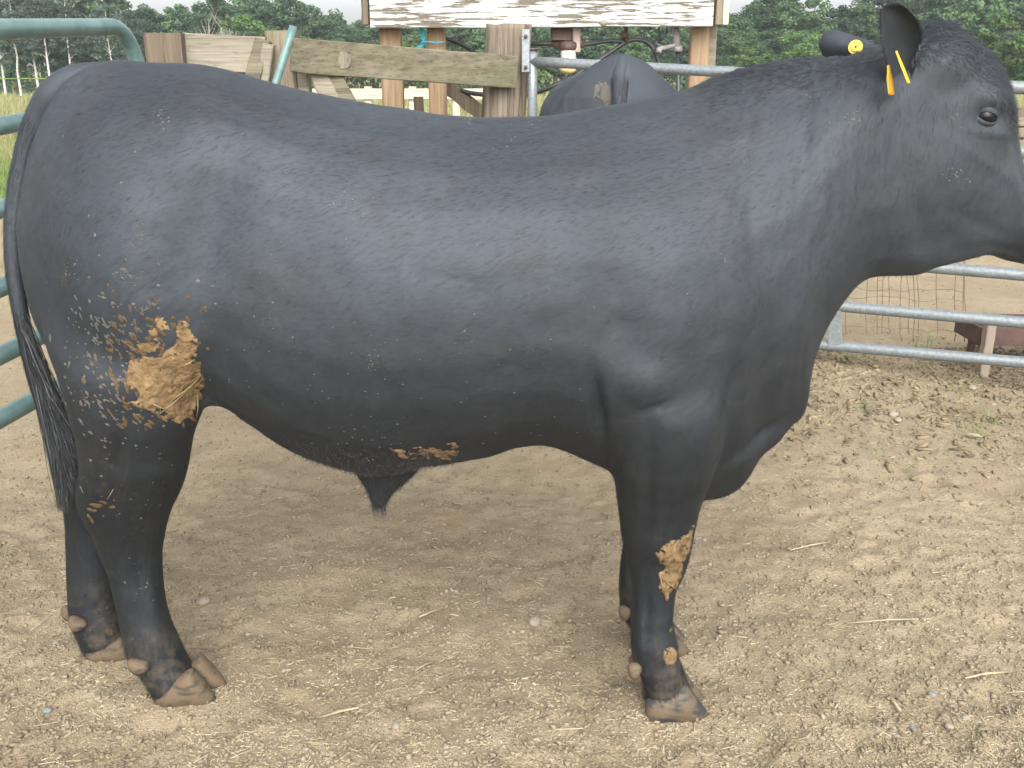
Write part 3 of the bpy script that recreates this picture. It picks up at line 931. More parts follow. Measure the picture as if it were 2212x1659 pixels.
for i in range(70):
    flake(rnd.gauss(335, 46), rnd.gauss(800, 58), rnd.uniform(8, 22), rnd.uniform(5, 10), rnd.uniform(.0010, .0022), rnd.gauss(60, 14))
# grey spatter behind it
for i in range(95):
    x, y = rnd.gauss(235, 62), rnd.gauss(800, 85)
    if 320 < x and 700 < y < 900: continue
    flake(x, y, rnd.uniform(6, 22), rnd.uniform(4, 9), .0012, rnd.gauss(62, 18), FLG)
for i in range(34):
    flake(rnd.gauss(265, 60), rnd.gauss(650, 50), rnd.uniform(5, 16), rnd.uniform(4, 9), .0014, rnd.gauss(60, 40), FLG)
# hock and coronet bits
for x, y, a, c in [(243, 1095, 16, 12), (208, 1092, 26, 14), (198, 1102, 20, 14), (195, 1120, 10, 26), (222, 1085, 18, 12), (236, 1365, 18, 14), (1450, 1360, 14, 12), (440, 668, 16, 10)]:
    flake(x, y, a, c, rnd.uniform(.0012, .0022), rnd.uniform(-20, 60))
for i in range(14):
    flake(rnd.uniform(840, 990), rnd.gauss(975, 10), rnd.uniform(7, 16), rnd.uniform(4, 8), .0016, rnd.gauss(-5, 20))
# small pale specks over coat: too many to tell apart
SV, SF = [], []
def speck(px, py, r, h=0.0012):
    p, n = surf(px, py)
    if p is None: return
    s = (p - Vector((0, 0, CAM_H))).length / FPX
    ex, ey = frame_of(n); k0 = len(SV); m_ = 6
    st = rnd.uniform(0.5, 1.0); a0 = rnd.uniform(0, PI)
    SV.append(p + n * h)
    for k in range(m_):
        a = 2 * PI * k / m_
        q = (ex * math.cos(a + a0) + ey * math.sin(a + a0) * st) * r * s * rnd.uniform(.6, 1.3)
        SV.append(p + q + n * 0.0004)
    for k in range(m_): SF.append((k0, k0 + 1 + k, k0 + 1 + (k + 1) % m_))
for i in range(520):
    z = rnd.random()
    if z < .42: speck(rnd.gauss(230, 85), rnd.gauss(820, 150), rnd.uniform(1.2, 4.2))
    elif z < .62: speck(rnd.uniform(450, 1300), rnd.gauss(830, 130), rnd.uniform(1.0, 2.8))
    elif z < .80: speck(rnd.uniform(300, 1500), rnd.uniform(180, 800), rnd.uniform(.8, 2.2))
    elif z < .90: speck(rnd.gauss(790, 70), rnd.gauss(960, 40), rnd.uniform(1, 3.5))
    else: speck(rnd.uniform(180, 430), rnd.uniform(1000, 1400), rnd.uniform(.8, 2.5))
for cx_, cy_, k, sx in [(350, 250, 18, 14), (745, 440, 45, 20), (1010, 262, 14, 5), (1120, 285, 22, 30), (2070, 380, 26, 14), (1560, 555, 10, 8), (2065, 260, 8, 8), (1830, 255, 14, 14), (1745, 215, 6, 4),
                        (300, 500, 30, 16), (440, 668, 4, 6), (1000, 715, 12, 10), (145, 590, 16, 10), (280, 600, 30, 14), (800, 780, 18, 12)]:
    for i in range(k): speck(rnd.gauss(cx_, sx), rnd.gauss(cy_, sx * .8), rnd.uniform(.8, 2.6))
sp = link('mud_specks', mesh('mud_specks', SV, SF, False), None, m_dust); sp['kind'] = 'stuff'; parent_keep(sp, bull)
# straw stuck in the dung
for x0, y0, x1, y1 in [(345, 890, 398, 842), (372, 860, 425, 815), (330, 870, 362, 884), (425, 850, 420, 900), (1425, 1240, 1436, 1290), (1440, 1255, 1462, 1275), (232, 1075, 246, 1052), (385, 790, 420, 772)]:
    a, n1_ = surf(x0, y0); c, n2_ = surf(x1, y1)
    if a is None or c is None: continue
    mid = (a + c) / 2 + (n1_ + n2_) * 0.0035
    tube('straw', [a + n1_ * .004, mid, c + n2_ * .005], [.0008, .0010, .0006], m_straw, bull, 6)
# ------------------------------------------------------------------ the ground
def ground_h(x, y, rough=True):
    x, y = np.asarray(x, float), np.asarray(y, float)
    h = -2.0 * sstep(22, 115, y)
    if rough:
        near = 1 - sstep(6, 14, np.hypot(x, y))
        h = h + near * (0.010 * vnoise(x * 2.3, y * 2.3, 1) + 0.007 * vnoise(x * 6, y * 6, 2) + 0.0065 * vnoise(x * 15 + 3, y * 15, 3)
                        + 0.0045 * vnoise(x * 33, y * 33, 4) + 0.003 * np.abs(vnoise(x * 70, y * 70, 9)) - 0.009)
        if x.size > 4:
            for dx, dy, r, dep, ca, sa in DENTS:       # old hoof prints: a hollow with a pushed-up rim
                m_ = (np.abs(x - dx) < .2) & (np.abs(y - dy) < .2)
                if not m_.any(): continue
                u, v = (x[m_] - dx) * ca + (y[m_] - dy) * sa, -(x[m_] - dx) * sa + (y[m_] - dy) * ca
                q = np.hypot(u / r, v / (r * .75))
                h[m_] += -dep * np.exp(-q ** 4) + dep * .45 * np.exp(-((q - 1.35) / .3) ** 2)
        for hx, hy, r in HOOF_SPOTS:           # trodden flat under the hooves
            k = np.exp(-(((x - hx) / r) ** 2 + ((y - hy) / (r * 0.7)) ** 2) ** 2)
            h = h * (1 - k) + k * 0.011
        h = h + (1 - near) * 0.05 * vnoise(x * 0.3, y * 0.3, 6)
    return h
DENTS = []
for _ in range(75):
    g_ = on_ground(rnd.uniform(-50, 2300), rnd.uniform(980, 1680)); a_ = rnd.uniform(0, PI)
    DENTS.append((g_.x, g_.y, rnd.uniform(.035, .065), rnd.uniform(.003, .009), math.cos(a_), math.sin(a_)))
HOOF_SPOTS = [(at_y(400, 1500, 1.885).x, 1.885, .15), (at_y(240, 1430, 2.055).x, 2.055, .14), (at_y(1460, 1540, 1.83).x, 1.83, .16), (at_y(1430, 1410, 2.07).x, 2.07, .14)]

def axis(dense0, dense1, step, lo, hi, grow=1.13):
    a = list(np.arange(dense0, dense1, step))
    s = step
    while a[-1] < hi: s *= grow; a.append(a[-1] + s)
    s = step; b = []
    c = dense0
    while c > lo: s *= grow; c -= s; b.append(c)
    return np.array(b[::-1] + a)
gx = axis(-1.5, 1.9, 0.011, -420, 420, 1.09)
gy_ = axis(1.5, 3.0, 0.011, -60, 700, 1.06)
GX, GY = np.meshgrid(gx, gy_)
GZ = ground_h(GX, GY)
nx_, ny_ = len(gx), len(gy_)
idx = np.arange(nx_ * ny_).reshape(ny_, nx_)
quads = np.stack([idx[:-1, :-1], idx[:-1, 1:], idx[1:, 1:], idx[1:, :-1]], -1).reshape(-1, 4)
m_dirt, nt, b = new_mat('dry trodden dirt')
a1 = noise_tex(nt, 1.1, 5, 0.6); a2 = noise_tex(nt, 14, 5, 0.65); a3 = noise_tex(nt, 120, 4, 0.7)
c_ = ramp(nt, a1, [(0.35, (0.238, 0.191, 0.126)), (0.5, (0.300, 0.245, 0.166)), (0.68, (0.348, 0.288, 0.197))])
c_ = mix(nt, ramp(nt, a2, [(0.42, 0.0), (0.68, 0.55)]), c_, (0.225, 0.18, 0.112))
c_ = mix(nt, ramp(nt, a3, [(0.50, 0.0), (0.72, 0.7)]), c_, (0.175, 0.14, 0.09))
a4 = noise_tex(nt, 210, 2, 0.6)
c_ = mix(nt, ramp(nt, a4, [(0.62, 0.0), (0.72, 0.75)]), c_, (0.42, 0.36, 0.25))
a5 = noise_tex(nt, 2.4, 3, 0.5)
c_ = mix(nt, ramp(nt, a5, [(0.60, 0.0), (0.72, 0.35)]), c_, (0.36, 0.25, 0.15))
nt.links.new(c_, b.inputs['Base Color'])
b.inputs['Roughness'].default_value = 0.95
b.inputs['Specular IOR Level'].default_value = 0.15
bump(nt, b, mix(nt, 0.5, a2, a3), 0.9, 0.02)
ground = link('ground', fast_mesh('ground', np.stack([GX, GY, GZ], -1).reshape(-1, 3), quads, None, True), None, m_dirt)
tag(ground, kind='structure', label='dry trodden dirt floor of the pen')

# grass field beyond the pen
m_field, nt, b = new_mat('dry meadow')
f1 = noise_tex(nt, 0.25, 4, 0.6, (1, 0.3, 1)); f2 = noise_tex(nt, 4, 5, 0.7)
c_ = ramp(nt, f1, [(0.35, (0.14, 0.15, 0.055)), (0.55, (0.215, 0.195, 0.085)), (0.7, (0.26, 0.225, 0.11))])
c_ = mix(nt, ramp(nt, f2, [(0.4, 0.0), (0.7, 0.5)]), c_, (0.16, 0.18, 0.06))
nt.links.new(c_, b.inputs['Base Color']); b.inputs['Roughness'].default_value = 0.95; b.inputs['Specular IOR Level'].default_value = 0.1
bump(nt, b, f2, 1.0, 0.1)
fx = np.linspace(-300, 300, 241); fr = np.concatenate([np.linspace(0, 1, 60) ** 2 * 20, 20 + np.linspace(0, 1, 80)[1:] ** 1.5 * 500])
FX, FR = np.meshgrid(fx, fr)
FY = 11.6 + 0.5 * np.sin(FX * 0.7) + 0.3 * vnoise(FX * 0.9, FX * 0.2, 3) + FR + 1.2 * sstep(0, 12, FX)
FZ = ground_h(FX, FY, False) + 0.06 + 0.05 * vnoise(FX * .5, FY * .5, 4)
FZ[0] -= 0.2
n1, n0 = FX.shape
idx = np.arange(n1 * n0).reshape(n1, n0)
quads = np.stack([idx[:-1, :-1], idx[:-1, 1:], idx[1:, 1:], idx[1:, :-1]], -1).reshape(-1, 4)
field = link('field', fast_mesh('field', np.stack([FX, FY, FZ], -1).reshape(-1, 3), quads, None, True), None, m_field)
tag(field, kind='structure', label='dry yellow meadow beyond the fences')
m_grass = simple_mat('meadow grass blades', (0.125, 0.15, 0.055), (0.235, 0.21, 0.10), 1.5, 0.8, bstr=0)
m_grass2 = simple_mat('green weeds', (0.09, 0.15, 0.03), (0.16, 0.22, 0.06), 6, 0.7, bstr=0)
N = 34000
yy = 12.2 + rng.random(N) ** 1.8 * 45; xx = (rng.random(N) - .5) * 1.8 * yy
rt = np.stack([xx, yy, ground_h(xx, yy, False) + 0.05], -1)
gb = blades('meadow_grass', rt, rng.normal(scale=.25, size=(N, 3)) + [0, 0, 1], rng.uniform(.08, .24, N) * (1 + yy / 60), 0.012 * (1 + yy / 18), m_grass, rng.normal(scale=.2, size=(N, 3)), np.tile([1, 0, 0], (N, 1)) + rng.normal(scale=.3, size=(N, 3)), 3)
tag(gb, 'dry yellow grass standing in the meadow', 'grass', kind='stuff')
# green edge of grass by the left panel and small weeds by the gate
RT, LN = [], []
for i in range(9500):
    y = 9.4 + rnd.random() * 3.2; x = -y * rnd.uniform(.36, .95)
    RT.append((x, y, 0.0)); LN.append(rnd.uniform(.08, .30))
ge = blades('grass_verge', RT, rng.normal(scale=.35, size=(len(RT), 3)) + [0, 0, 1], LN, 0.012, m_grass2, rng.normal(scale=.25, size=(len(RT), 3)), None, 3)
tag(ge, 'strip of fresh green grass at the edge of the dirt', 'grass', kind='stuff')
RT, LN = [], []
for px, py, k in [(2110, 612 + 160, 14), (1900, 690, 18), (2095, 930, 26), (1860, 880, 10), (2130, 690, 20), (2060, 845, 14), (2180, 700, 18), (1830, 770, 22), (1990, 742, 20), (2140, 905, 16), (1930, 1000, 8)]:
    c = on_ground(px, py)
    for i in range(k):
        RT.append((c.x + rnd.gauss(0, .035), c.y + rnd.gauss(0, .05), ground_h(c.x, c.y))); LN.append(rnd.uniform(.015, .05))
wd = blades('weeds', RT, rng.normal(scale=.6, size=(len(RT), 3)) + [0, 0, 1], LN, 0.004, m_grass2, rng.normal(scale=.4, size=(len(RT), 3)), None, 3)
tag(wd, 'scattered small green weeds sprouting from the dirt', 'weeds', kind='stuff')

# ------------------------------------------------------------------ litter on the dirt
m_chip = simple_mat('bleached wood chips', (0.24, 0.195, 0.12), (0.42, 0.36, 0.25), 9, 0.9, bstr=0)
m_chip_dark = simple_mat('earthy crumbs', (0.165, 0.131, 0.086), (0.275, 0.225, 0.152), 8, 0.95, bstr=0)
m_pebble = simple_mat('field stone', (0.185, 0.158, 0.116), (0.29, 0.255, 0.195), 6, 0.85, bstr=0.3, bdist=0.002)
m_pebble_grey = simple_mat('grey stone', (0.13, 0.135, 0.13), (0.21, 0.215, 0.205), 8, 0.8, bstr=0.3, bdist=0.002)
def scatter_pts(n, dens=None):
    out = []
    while len(out) < n:
        py = rnd.uniform(500, 1760) if rnd.random() < .75 else rnd.uniform(1150, 1760)
        px = rnd.uniform(-220, 2430)
        if dens and rnd.random() > dens(px, py): continue
        g = on_ground(px, py); out.append((g.x, g.y))
    return np.array(out)
def boxes(name, P, L, W, H, yaw, tilt, mat, z0=0.0):
    """thin slivers lying on the dirt"""
    n = len(P)
    z = ground_h(P[:, 0], P[:, 1]) + z0
    base = np.array([[-1, -1, -1], [1, -.6, -1], [1, .6, -1], [-1, 1, -1], [-.9, -.8, 1], [.9, -.5, 1], [.9, .5, 1], [-.9, .8, 1]], float)
    V = base[None] * np.stack([L / 2, W / 2, H / 2], -1)[:, None]
    V = V + rng.normal(scale=.12, size=V.shape) * np.stack([W, W, H], -1)[:, None]
    bendv = rng.normal(scale=.15, size=n)[:, None]
    V[..., 1] += bendv * (V[..., 0] ** 2) / (L[:, None] + 1e-6)
    ct, st = np.cos(tilt)[:, None], np.sin(tilt)[:, None]
    x = V[..., 0] * ct; zz = V[..., 0] * st + V[..., 2]
    cy_, sy_ = np.cos(yaw)[:, None], np.sin(yaw)[:, None]
    X = x * cy_ - V[..., 1] * sy_ + P[:, 0][:, None]; Y = x * sy_ + V[..., 1] * cy_ + P[:, 1][:, None]
    Z = zz + z[:, None] + H[:, None] * 0.4
    Q = np.array([[0, 3, 2, 1], [4, 5, 6, 7], [0, 1, 5, 4], [1, 2, 6, 5], [2, 3, 7, 6], [3, 0, 4, 7]])
    quads = ((np.arange(n) * 8)[:, None, None] + Q[None]).reshape(-1, 4)
    return link(name, fast_mesh(name, np.stack([X, Y, Z], -1).reshape(-1, 3), quads), None, mat)
def chip_dens(px, py):
    d = 0.35 + 0.65 * sstep(1350, 1650, py)
    d *= 0.45 + 0.9 * max(0, float(vnoise(np.array(px / 160), np.array(py / 80), 12)) + .35)
    if px > 1700: d *= 1.0 + 0.8 * float(sstep(1350, 1600, py))
    return min(1, d)
P = scatter_pts(18500, chip_dens); n = len(P)
L = rng.lognormal(math.log(.011), .5, n)
o = boxes('wood_chips', P, L, np.minimum(L * .35, rng.uniform(.001, .0035, n)), rng.uniform(.0008, .0025, n), rng.uniform(0, 2 * PI, n), rng.normal(0, .22, n), m_chip)
tag(o, 'pale wood chips and chopped straw strewn over the dirt', 'wood chips', kind='stuff')
P = scatter_pts(38000); n = len(P)
L = np.minimum(rng.lognormal(math.log(.0055), .5, n), .014)
o = boxes('dirt_crumbs', P, L, L * rng.uniform(.4, .9, n), L * rng.uniform(.25, .6, n), rng.uniform(0, 2 * PI, n), rng.normal(0, .3, n), m_chip_dark)
tag(o, 'crumbs and small clods of trodden dirt', 'dirt', kind='stuff')
P = scatter_pts(260, lambda a, c: .5); n = len(P)
o = boxes('straw_litter', P, rng.uniform(.02, .08, n), rng.uniform(.001, .002, n), rng.uniform(.001, .002, n), rng.uniform(0, 2 * PI, n), rng.normal(0, .05, n), m_chip, .001)
tag(o, 'thin straw stalks scattered across the pen floor', 'straw', kind='stuff')

P = np.array([(g_.x, g_.y) for g_ in (on_ground(rnd.uniform(1640, 2300), min(1080, 745 + abs(rnd.gauss(0, 110)))) for _ in range(5200))]); n = len(P)
L = np.minimum(rng.lognormal(math.log(.016), .5, n), .05)
o = boxes('dry_debris', P, L, L * rng.uniform(.12, .5, n), L * rng.uniform(.1, .3, n), rng.uniform(0, 2 * PI, n), rng.normal(0, .25, n), simple_mat('dead stalks and clods', (0.105, 0.085, 0.052), (0.27, 0.215, 0.13), 5, .95, bstr=0))
tag(o, 'dry stalks and clods gathered along the foot of the gate', 'debris', kind='stuff')

def stone_mesh(seed):
    bm = bmesh.new(); bmesh.ops.create_icosphere(bm, subdivisions=2, radius=1)
    r = random.Random(seed); off = Vector((r.uniform(0, 50), r.uniform(0, 50), r.uniform(0, 50)))
    for v in bm.verts:
        v.co *= 1 + .25 * mnoise.noise(v.co * 1.1 + off)
    me = bpy.data.meshes.new('pebble'); bm.to_mesh(me); bm.free()
    me.polygons.foreach_set('use_smooth', [True] * len(me.polygons)); me.update()
    return me
STN = [stone_mesh(i) for i in range(5)]; STG = [stone_mesh(40 + i) for i in range(3)]
for s_ in STN: s_.materials.append(m_pebble)
for s_ in STG: s_.materials.append(m_pebble_grey)
# gravel: many small stones, one mass
bmv, bmf = [], []
ico = bmesh.new(); bmesh.ops.create_icosphere(ico, subdivisions=1, radius=1)
iv = np.array([tuple(v.co) for v in ico.verts]); itf = np.array([[v.index for v in f.verts] for f in ico.faces]); ico.free()
P = scatter_pts(1900); n = len(P); S = np.minimum(np.exp(rng.normal(math.log(.0030), .42, n)), .007)
VV = iv[None] * (S[:, None, None] * rng.uniform(.6, 1.3, (n, 1, 3)) * [1, 1, .7]) + rng.normal(scale=.08, size=(n, len(iv), 3)) * S[:, None, None]
VV += np.stack([P[:, 0], P[:, 1], ground_h(P[:, 0], P[:, 1]) + S * .25], -1)[:, None]
o = link('gravel', fast_mesh('gravel', VV.reshape(-1, 3), None, ((np.arange(n) * len(iv))[:, None, None] + itf[None]).reshape(-1, 3), True), None, m_pebble)
tag(o, 'small pale gravel mixed into the dirt', 'gravel', kind='stuff')
# single stones and sticks that stand out
for px, py, w, grey, lab in [
    (855, 1566, 26, 0, 'round pale pebble on the dirt low in the middle of the picture'),
    (1010, 1600, 18, 0, 'small tan pebble right of the round pale one below the belly'),
    (102, 1528, 26, 1, 'grey pebble on the dirt below the far hind hoof'),
    (620, 1293, 16, 1, 'bluish grey pebble on the dirt under the belly'),
    (2015, 1490, 24, 1, 'grey pebble above the straw litter at lower right'),
    (2052, 1560, 26, 0, 'pale oval pebble in the straw litter at lower right'),
    (2088, 1545, 20, 0, 'tan pebble beside the pale oval one at lower right'),
    (1972, 1565, 20, 1, 'dark grey pebble among wood chips at lower right'),
    (1930, 892, 32, 0, 'flat tan stone on the dirt in front of the gate'),
    (1940, 908, 26, 0, 'smaller tan stone just in front of the flat one by the gate'),
    (2100, 835, 26, 0, 'tan stone on the dirt below the gate near the trough'),
    (120, 1388, 18, 0, 'small tan pebble left of the far hind hoof'),
    (163, 1478, 16, 0, 'pale pebble between the hind hooves and picture edge'),
    (440, 1300, 36, 0, 'flat pale stone in front of the near hind leg'),
    (1155, 1338, 44, 0, 'low dirt-coloured clod between belly and front legs')]:
    g = on_ground(px, py); s = math.hypot(g.y, CAM_H) / FPX * w / 2 * .8
    o = link('pebble', rnd.choice(STG if grey else STN))
    o.location = (g.x, g.y, float(ground_h(g.x, g.y)) + s * .28); o.scale = (s, s * rnd.uniform(.7, .95), s * rnd.uniform(.5, .65)); o.rotation_euler = (0, 0, rnd.uniform(0, 6))
    tag(o, lab, 'pebble', 'pebbles lying on the pen floor')
for x0, y0, x1, y1, r, lab in [
    (690, 1542, 775, 1526, .0032, 'pale straw stalk lying near the bottom centre of the pen'),
    (1706, 1198, 1795, 1170, .0022, 'long thin straw stalk right of the brisket'),
    (1922, 1492, 1946, 1532, .0042, 'short thick white stick at lower right'),
    (2085, 1462, 2180, 1440, .0034, 'pale split stick at the right edge below the gate'),
    (905, 1328, 958, 1306, .003, 'pale twig lying under the belly'),
    (898, 1440, 940, 1420, .0022, 'thin straw stalk between belly and bottom edge'),
    (1830, 1338, 2010, 1330, .0022, 'thin brown twig right of the front hooves'),
    (2085, 942, 2122, 946, .010, 'curled dry leaf on the dirt right of the brisket')]:
    a, c = on_ground(x0, y0), on_ground(x1, y1)
    a.z = float(ground_h(a.x, a.y)) + r + .003; c.z = float(ground_h(c.x, c.y)) + r + .003
    mid = (a + c) / 2 + Vector((rnd.uniform(-.004, .004), 0, .004)); mid.z = max(mid.z, float(ground_h(mid.x, mid.y)) + r)
    if 'leaf' in lab:
        o = plate('dry_leaf', [a + (c - a) * u + Vector((0, v * .03, .01 * abs(v))) for u, v in ((0, 0), (.3, .5), (.7, .45), (1, 0), (.7, -.5), (.3, -.45))], (0, 0, 1), .002, m_chip)
        tag(o, lab, 'leaf')
    else:
        o = tube('stick', [a, mid, c], [r * .8, r, r * .7], m_chip, None, 7)
        tag(o, lab, 'stick')
# ------------------------------------------------------------------ materials of the pen
m_galv, nt, b = new_mat('galvanised steel')
g1 = noise_tex(nt, 70, 4, 0.6); g2 = noise_tex(nt, 9, 4, 0.6)
c_ = ramp(nt, g1, [(0.35, (0.17, 0.195, 0.205)), (0.65, (0.25, 0.275, 0.285))])
c_ = mix(nt, ramp(nt, g2, [(0.6, 0.0), (0.72, 0.5)]), c_, (0.13, 0.148, 0.145))
nt.links.new(c_, b.inputs['Base Color']); b.inputs['Metallic'].default_value = 0.45; b.inputs['Roughness'].default_value = 0.5
bump(nt, b, g1, 0.15, 0.001)
m_green, nt, b = new_mat('worn green paint')
g1 = noise_tex(nt, 11, 5, 0.65); g2 = noise_tex(nt, 45, 4, 0.7)
c_ = ramp(nt, g1, [(0.35, (0.062, 0.125, 0.120)), (0.65, (0.125, 0.205, 0.198))])
c_ = mix(nt, ramp(nt, g2, [(0.66, 0.0), (0.72, 0.8)]), c_, (0.26, 0.26, 0.24))
nt.links.new(c_, b.inputs['Base Color']); b.inputs['Roughness'].default_value = 0.38
m_rust = simple_mat('rusty brown steel', (0.055, 0.034, 0.030), (0.12, 0.070, 0.058), 12, 0.7, bstr=.3)
def wood_mat(name, c1, c2, c3, axis_='X', rough=.85, grain=38):
    m, nt, b = new_mat(name)
    st = {'X': (.03, 1, 1), 'Z': (1, 1, .03)}[axis_]
    w1 = noise_tex(nt, grain, 5, .65, st); w2 = noise_tex(nt, 2.6, 3, .5, {'X': (.5, 1, 1), 'Z': (1, 1, .5)}[axis_]); w3 = noise_tex(nt, grain * 3, 3, .6, st)
    c = ramp(nt, w1, [(.32, c1), (.62, c2)])
    c = mix(nt, ramp(nt, w2, [(.40, 0.0), (.75, .7)]), c, c3)
    c = mix(nt, ramp(nt, w3, [(.3, .6), (.45, 0.0)]), c, tuple(v * .35 for v in c1))
    nt.links.new(c, b.inputs['Base Color']); b.inputs['Roughness'].default_value = rough; b.inputs['Specular IOR Level'].default_value = .25
    bump(nt, b, w3, .5, .004)
    return m
m_board = wood_mat('mossy weathered board', (.075, .066, .045), (.165, .147, .105), (.080, .083, .040))
m_board_pale = wood_mat('bleached board', (.155, .137, .105), (.255, .228, .18), (.15, .14, .098))
m_post_old = wood_mat('mossy weathered post', (0.126, 0.104, 0.074), (0.222, 0.185, 0.133), (0.126, 0.122, 0.063), 'Z')
m_post_brown = wood_mat('brown weathered post', (0.081, 0.063, 0.044), (0.148, 0.118, 0.085), (0.111, 0.092, 0.067), 'Z')
m_log = wood_mat('cracked grey log', (.075, .060, .046), (.245, .21, .165), (.15, .115, .08), 'Z', grain=22)
m_pine = wood_mat('newer pine post', (.19, .125, .075), (.31, .225, .145), (.25, .175, .105), 'Z', .8, 30)
m_pale = wood_mat('pale far rail', (0.370, 0.326, 0.259), (0.459, 0.414, 0.340), (0.407, 0.355, 0.266))
m_white, nt, b = new_mat('peeling white paint')
w1 = noise_tex(nt, 70, 5, .65, (.07, 1, 1)); w2 = noise_tex(nt, 4.5, 4, .6, (.5, 1, 1)); w3 = noise_tex(nt, 60, 3, .6, (.05, 1, 1))
c_ = ramp(nt, w3, [(.3, (.28, .29, .28)), (.6, (.37, .38, .37))])
pk = nt.nodes.new('ShaderNodeMath'); pk.operation = 'ADD'
nt.links.new(w1, pk.inputs[0]); sc_ = nt.nodes.new('ShaderNodeMath'); sc_.operation = 'MULTIPLY'; sc_.inputs[1].default_value = .5
nt.links.new(w2, sc_.inputs[0]); nt.links.new(sc_.outputs[0], pk.inputs[1])
c_ = mix(nt, ramp(nt, pk.outputs[0], [(.785, 0.0), (.805, 1.0)]), c_, (.12, .10, .07))
nt.links.new(c_, b.inputs['Base Color']); b.inputs['Roughness'].default_value = .7
bump(nt, b, ramp(nt, pk.outputs[0], [(.80, 1.0), (.835, 0.0)]), .7, .004)
m_hose = simple_mat('black hose', (.018, .02, .022), (.035, .037, .04), 20, .45, bstr=0)
m_pvc = simple_mat('pale filter bowl', (.52, .50, .44), (.62, .60, .55), 12, .4, bstr=0)
m_amber = simple_mat('yellowed cap', (.50, .36, .16), (.60, .46, .24), 12, .4, bstr=0)
m_twine = simple_mat('blue twine', (.03, .22, .30), (.06, .35, .45), 60, .7, bstr=0)
m_wire = simple_mat('rusty wire', (.13, .085, .06), (.24, .17, .12), 40, .6, bstr=0)

def pipe(name, p, q, r, mat, parent, seg=16, dent=0.0):
    n = 14
    pts = [Vector(p).lerp(Vector(q), i / n) for i in range(n + 1)]
    for i in range(1, n):
        pts[i] += Vector((rnd.gauss(0, dent), rnd.gauss(0, dent), rnd.gauss(0, dent)))
    return tube(name, pts, r, mat, parent, seg)

def beam(name, p, q, w, t, mat, parent=None, wdir=None, rough=.004, n=16):
    """a sawn board from p to q: width w along wdir, thickness t; slightly uneven edges"""
    p, q = Vector(p), Vector(q); d = (q - p).normalized()
    wd = Vector(wdir) if wdir else Vector((0, 0, 1))
    wd = (wd - d * wd.dot(d)).normalized(); td = d.cross(wd).normalized()
    prof = []
    c = min(w, t) * .10
    for a, s in ((-w / 2, -t / 2 + c), (-w / 2 + c, -t / 2), (w / 2 - c, -t / 2), (w / 2, -t / 2 + c), (w / 2, t / 2 - c), (w / 2 - c, t / 2), (-w / 2 + c, t / 2), (-w / 2, t / 2 - c)):
        prof.append((a, s))
    V, F = [], []
    o1, o2 = rnd.uniform(0, 90), rnd.uniform(0, 90)
    for i in range(n + 1):
        u = i / n
        e1 = rough * mnoise.noise(Vector((u * 5 + o1, 0, 0))); e2 = rough * mnoise.noise(Vector((u * 5 + o2, 3, 0)))
        for a, s in prof:
            V.append(p.lerp(q, u) + wd * (a + (e1 if a > 0 else e2)) + td * (s + e1 * .3))
    k = len(prof)
    for i in range(n):
        for j in range(k):
            j2 = (j + 1) % k
            F.append((i * k + j, i * k + j2, (i + 1) * k + j2, (i + 1) * k + j))
    F.append(tuple(range(k))[::-1]); F.append(tuple(range(n * k, n * k + k)))
    me = mesh(name, V, F, False)
    bm = bmesh.new(); bm.from_mesh(me); bmesh.ops.recalc_face_normals(bm, faces=bm.faces); bm.to_mesh(me); bm.free()
    o = link(name, me, None, mat)
    return parent_keep(o, parent) if parent is not None else o

# ------------------------------------------------------------------ green tube panel at left
panel = empty('tube_fence', (-1.22, 2.0, 0))
tag(panel, 'green tubular steel pen fence behind the bull at left', 'fence')
def on_x(px, py, X):
    d = ray(px, py); return Vector((0, 0, CAM_H)) + d * (X / d.x)
XL0, XL1, R_ = -1.235, -1.21, .0235
def green_rail(px0, py0, px1, py1, r=R_):
    a, c = on_x(px0, py0, XL0), on_x(px1, py1, XL1)
    d = (c - a) / (c.y - a.y)
    return a, c, d
top_a, top_c, top_d = green_rail(0, 63, 270, 57)
YB = 3.28
top_far = top_a + top_d * (YB - .14 - top_a.y)
pts = [top_a + top_d * (0.35 - top_a.y), top_a + top_d * (1.4 - top_a.y), top_a, top_a + top_d * (2.8 - top_a.y), top_far]
for k in range(1, 9):
    a = k / 8 * PI / 2
    pts.append(top_far + Vector((.002 * k, .14 * math.sin(a), -.14 * (1 - math.cos(a)))))
endp = pts[-1]
pts.append(Vector((endp.x, endp.y, .8))); pts.append(Vector((endp.x, endp.y, .03)))
tube('frame_tube', pts, R_ * 1.04, m_green, panel, 18)
for py0, slope in ((272, -.26), (452, -.36), (622, -.43), (768, -.47), (905, -.50)):
    a, c, d = green_rail(0, py0, 150, py0 + slope * 150)
    d.z *= .5
    pipe('rail', a + d * (.35 - a.y), a + d * (YB - a.y), R_ * .95, m_green, panel)
pipe('upright', (top_a.x - .03, .35, top_a.z), (top_a.x - .03, .35, .03), R_ * .97, m_green, panel)

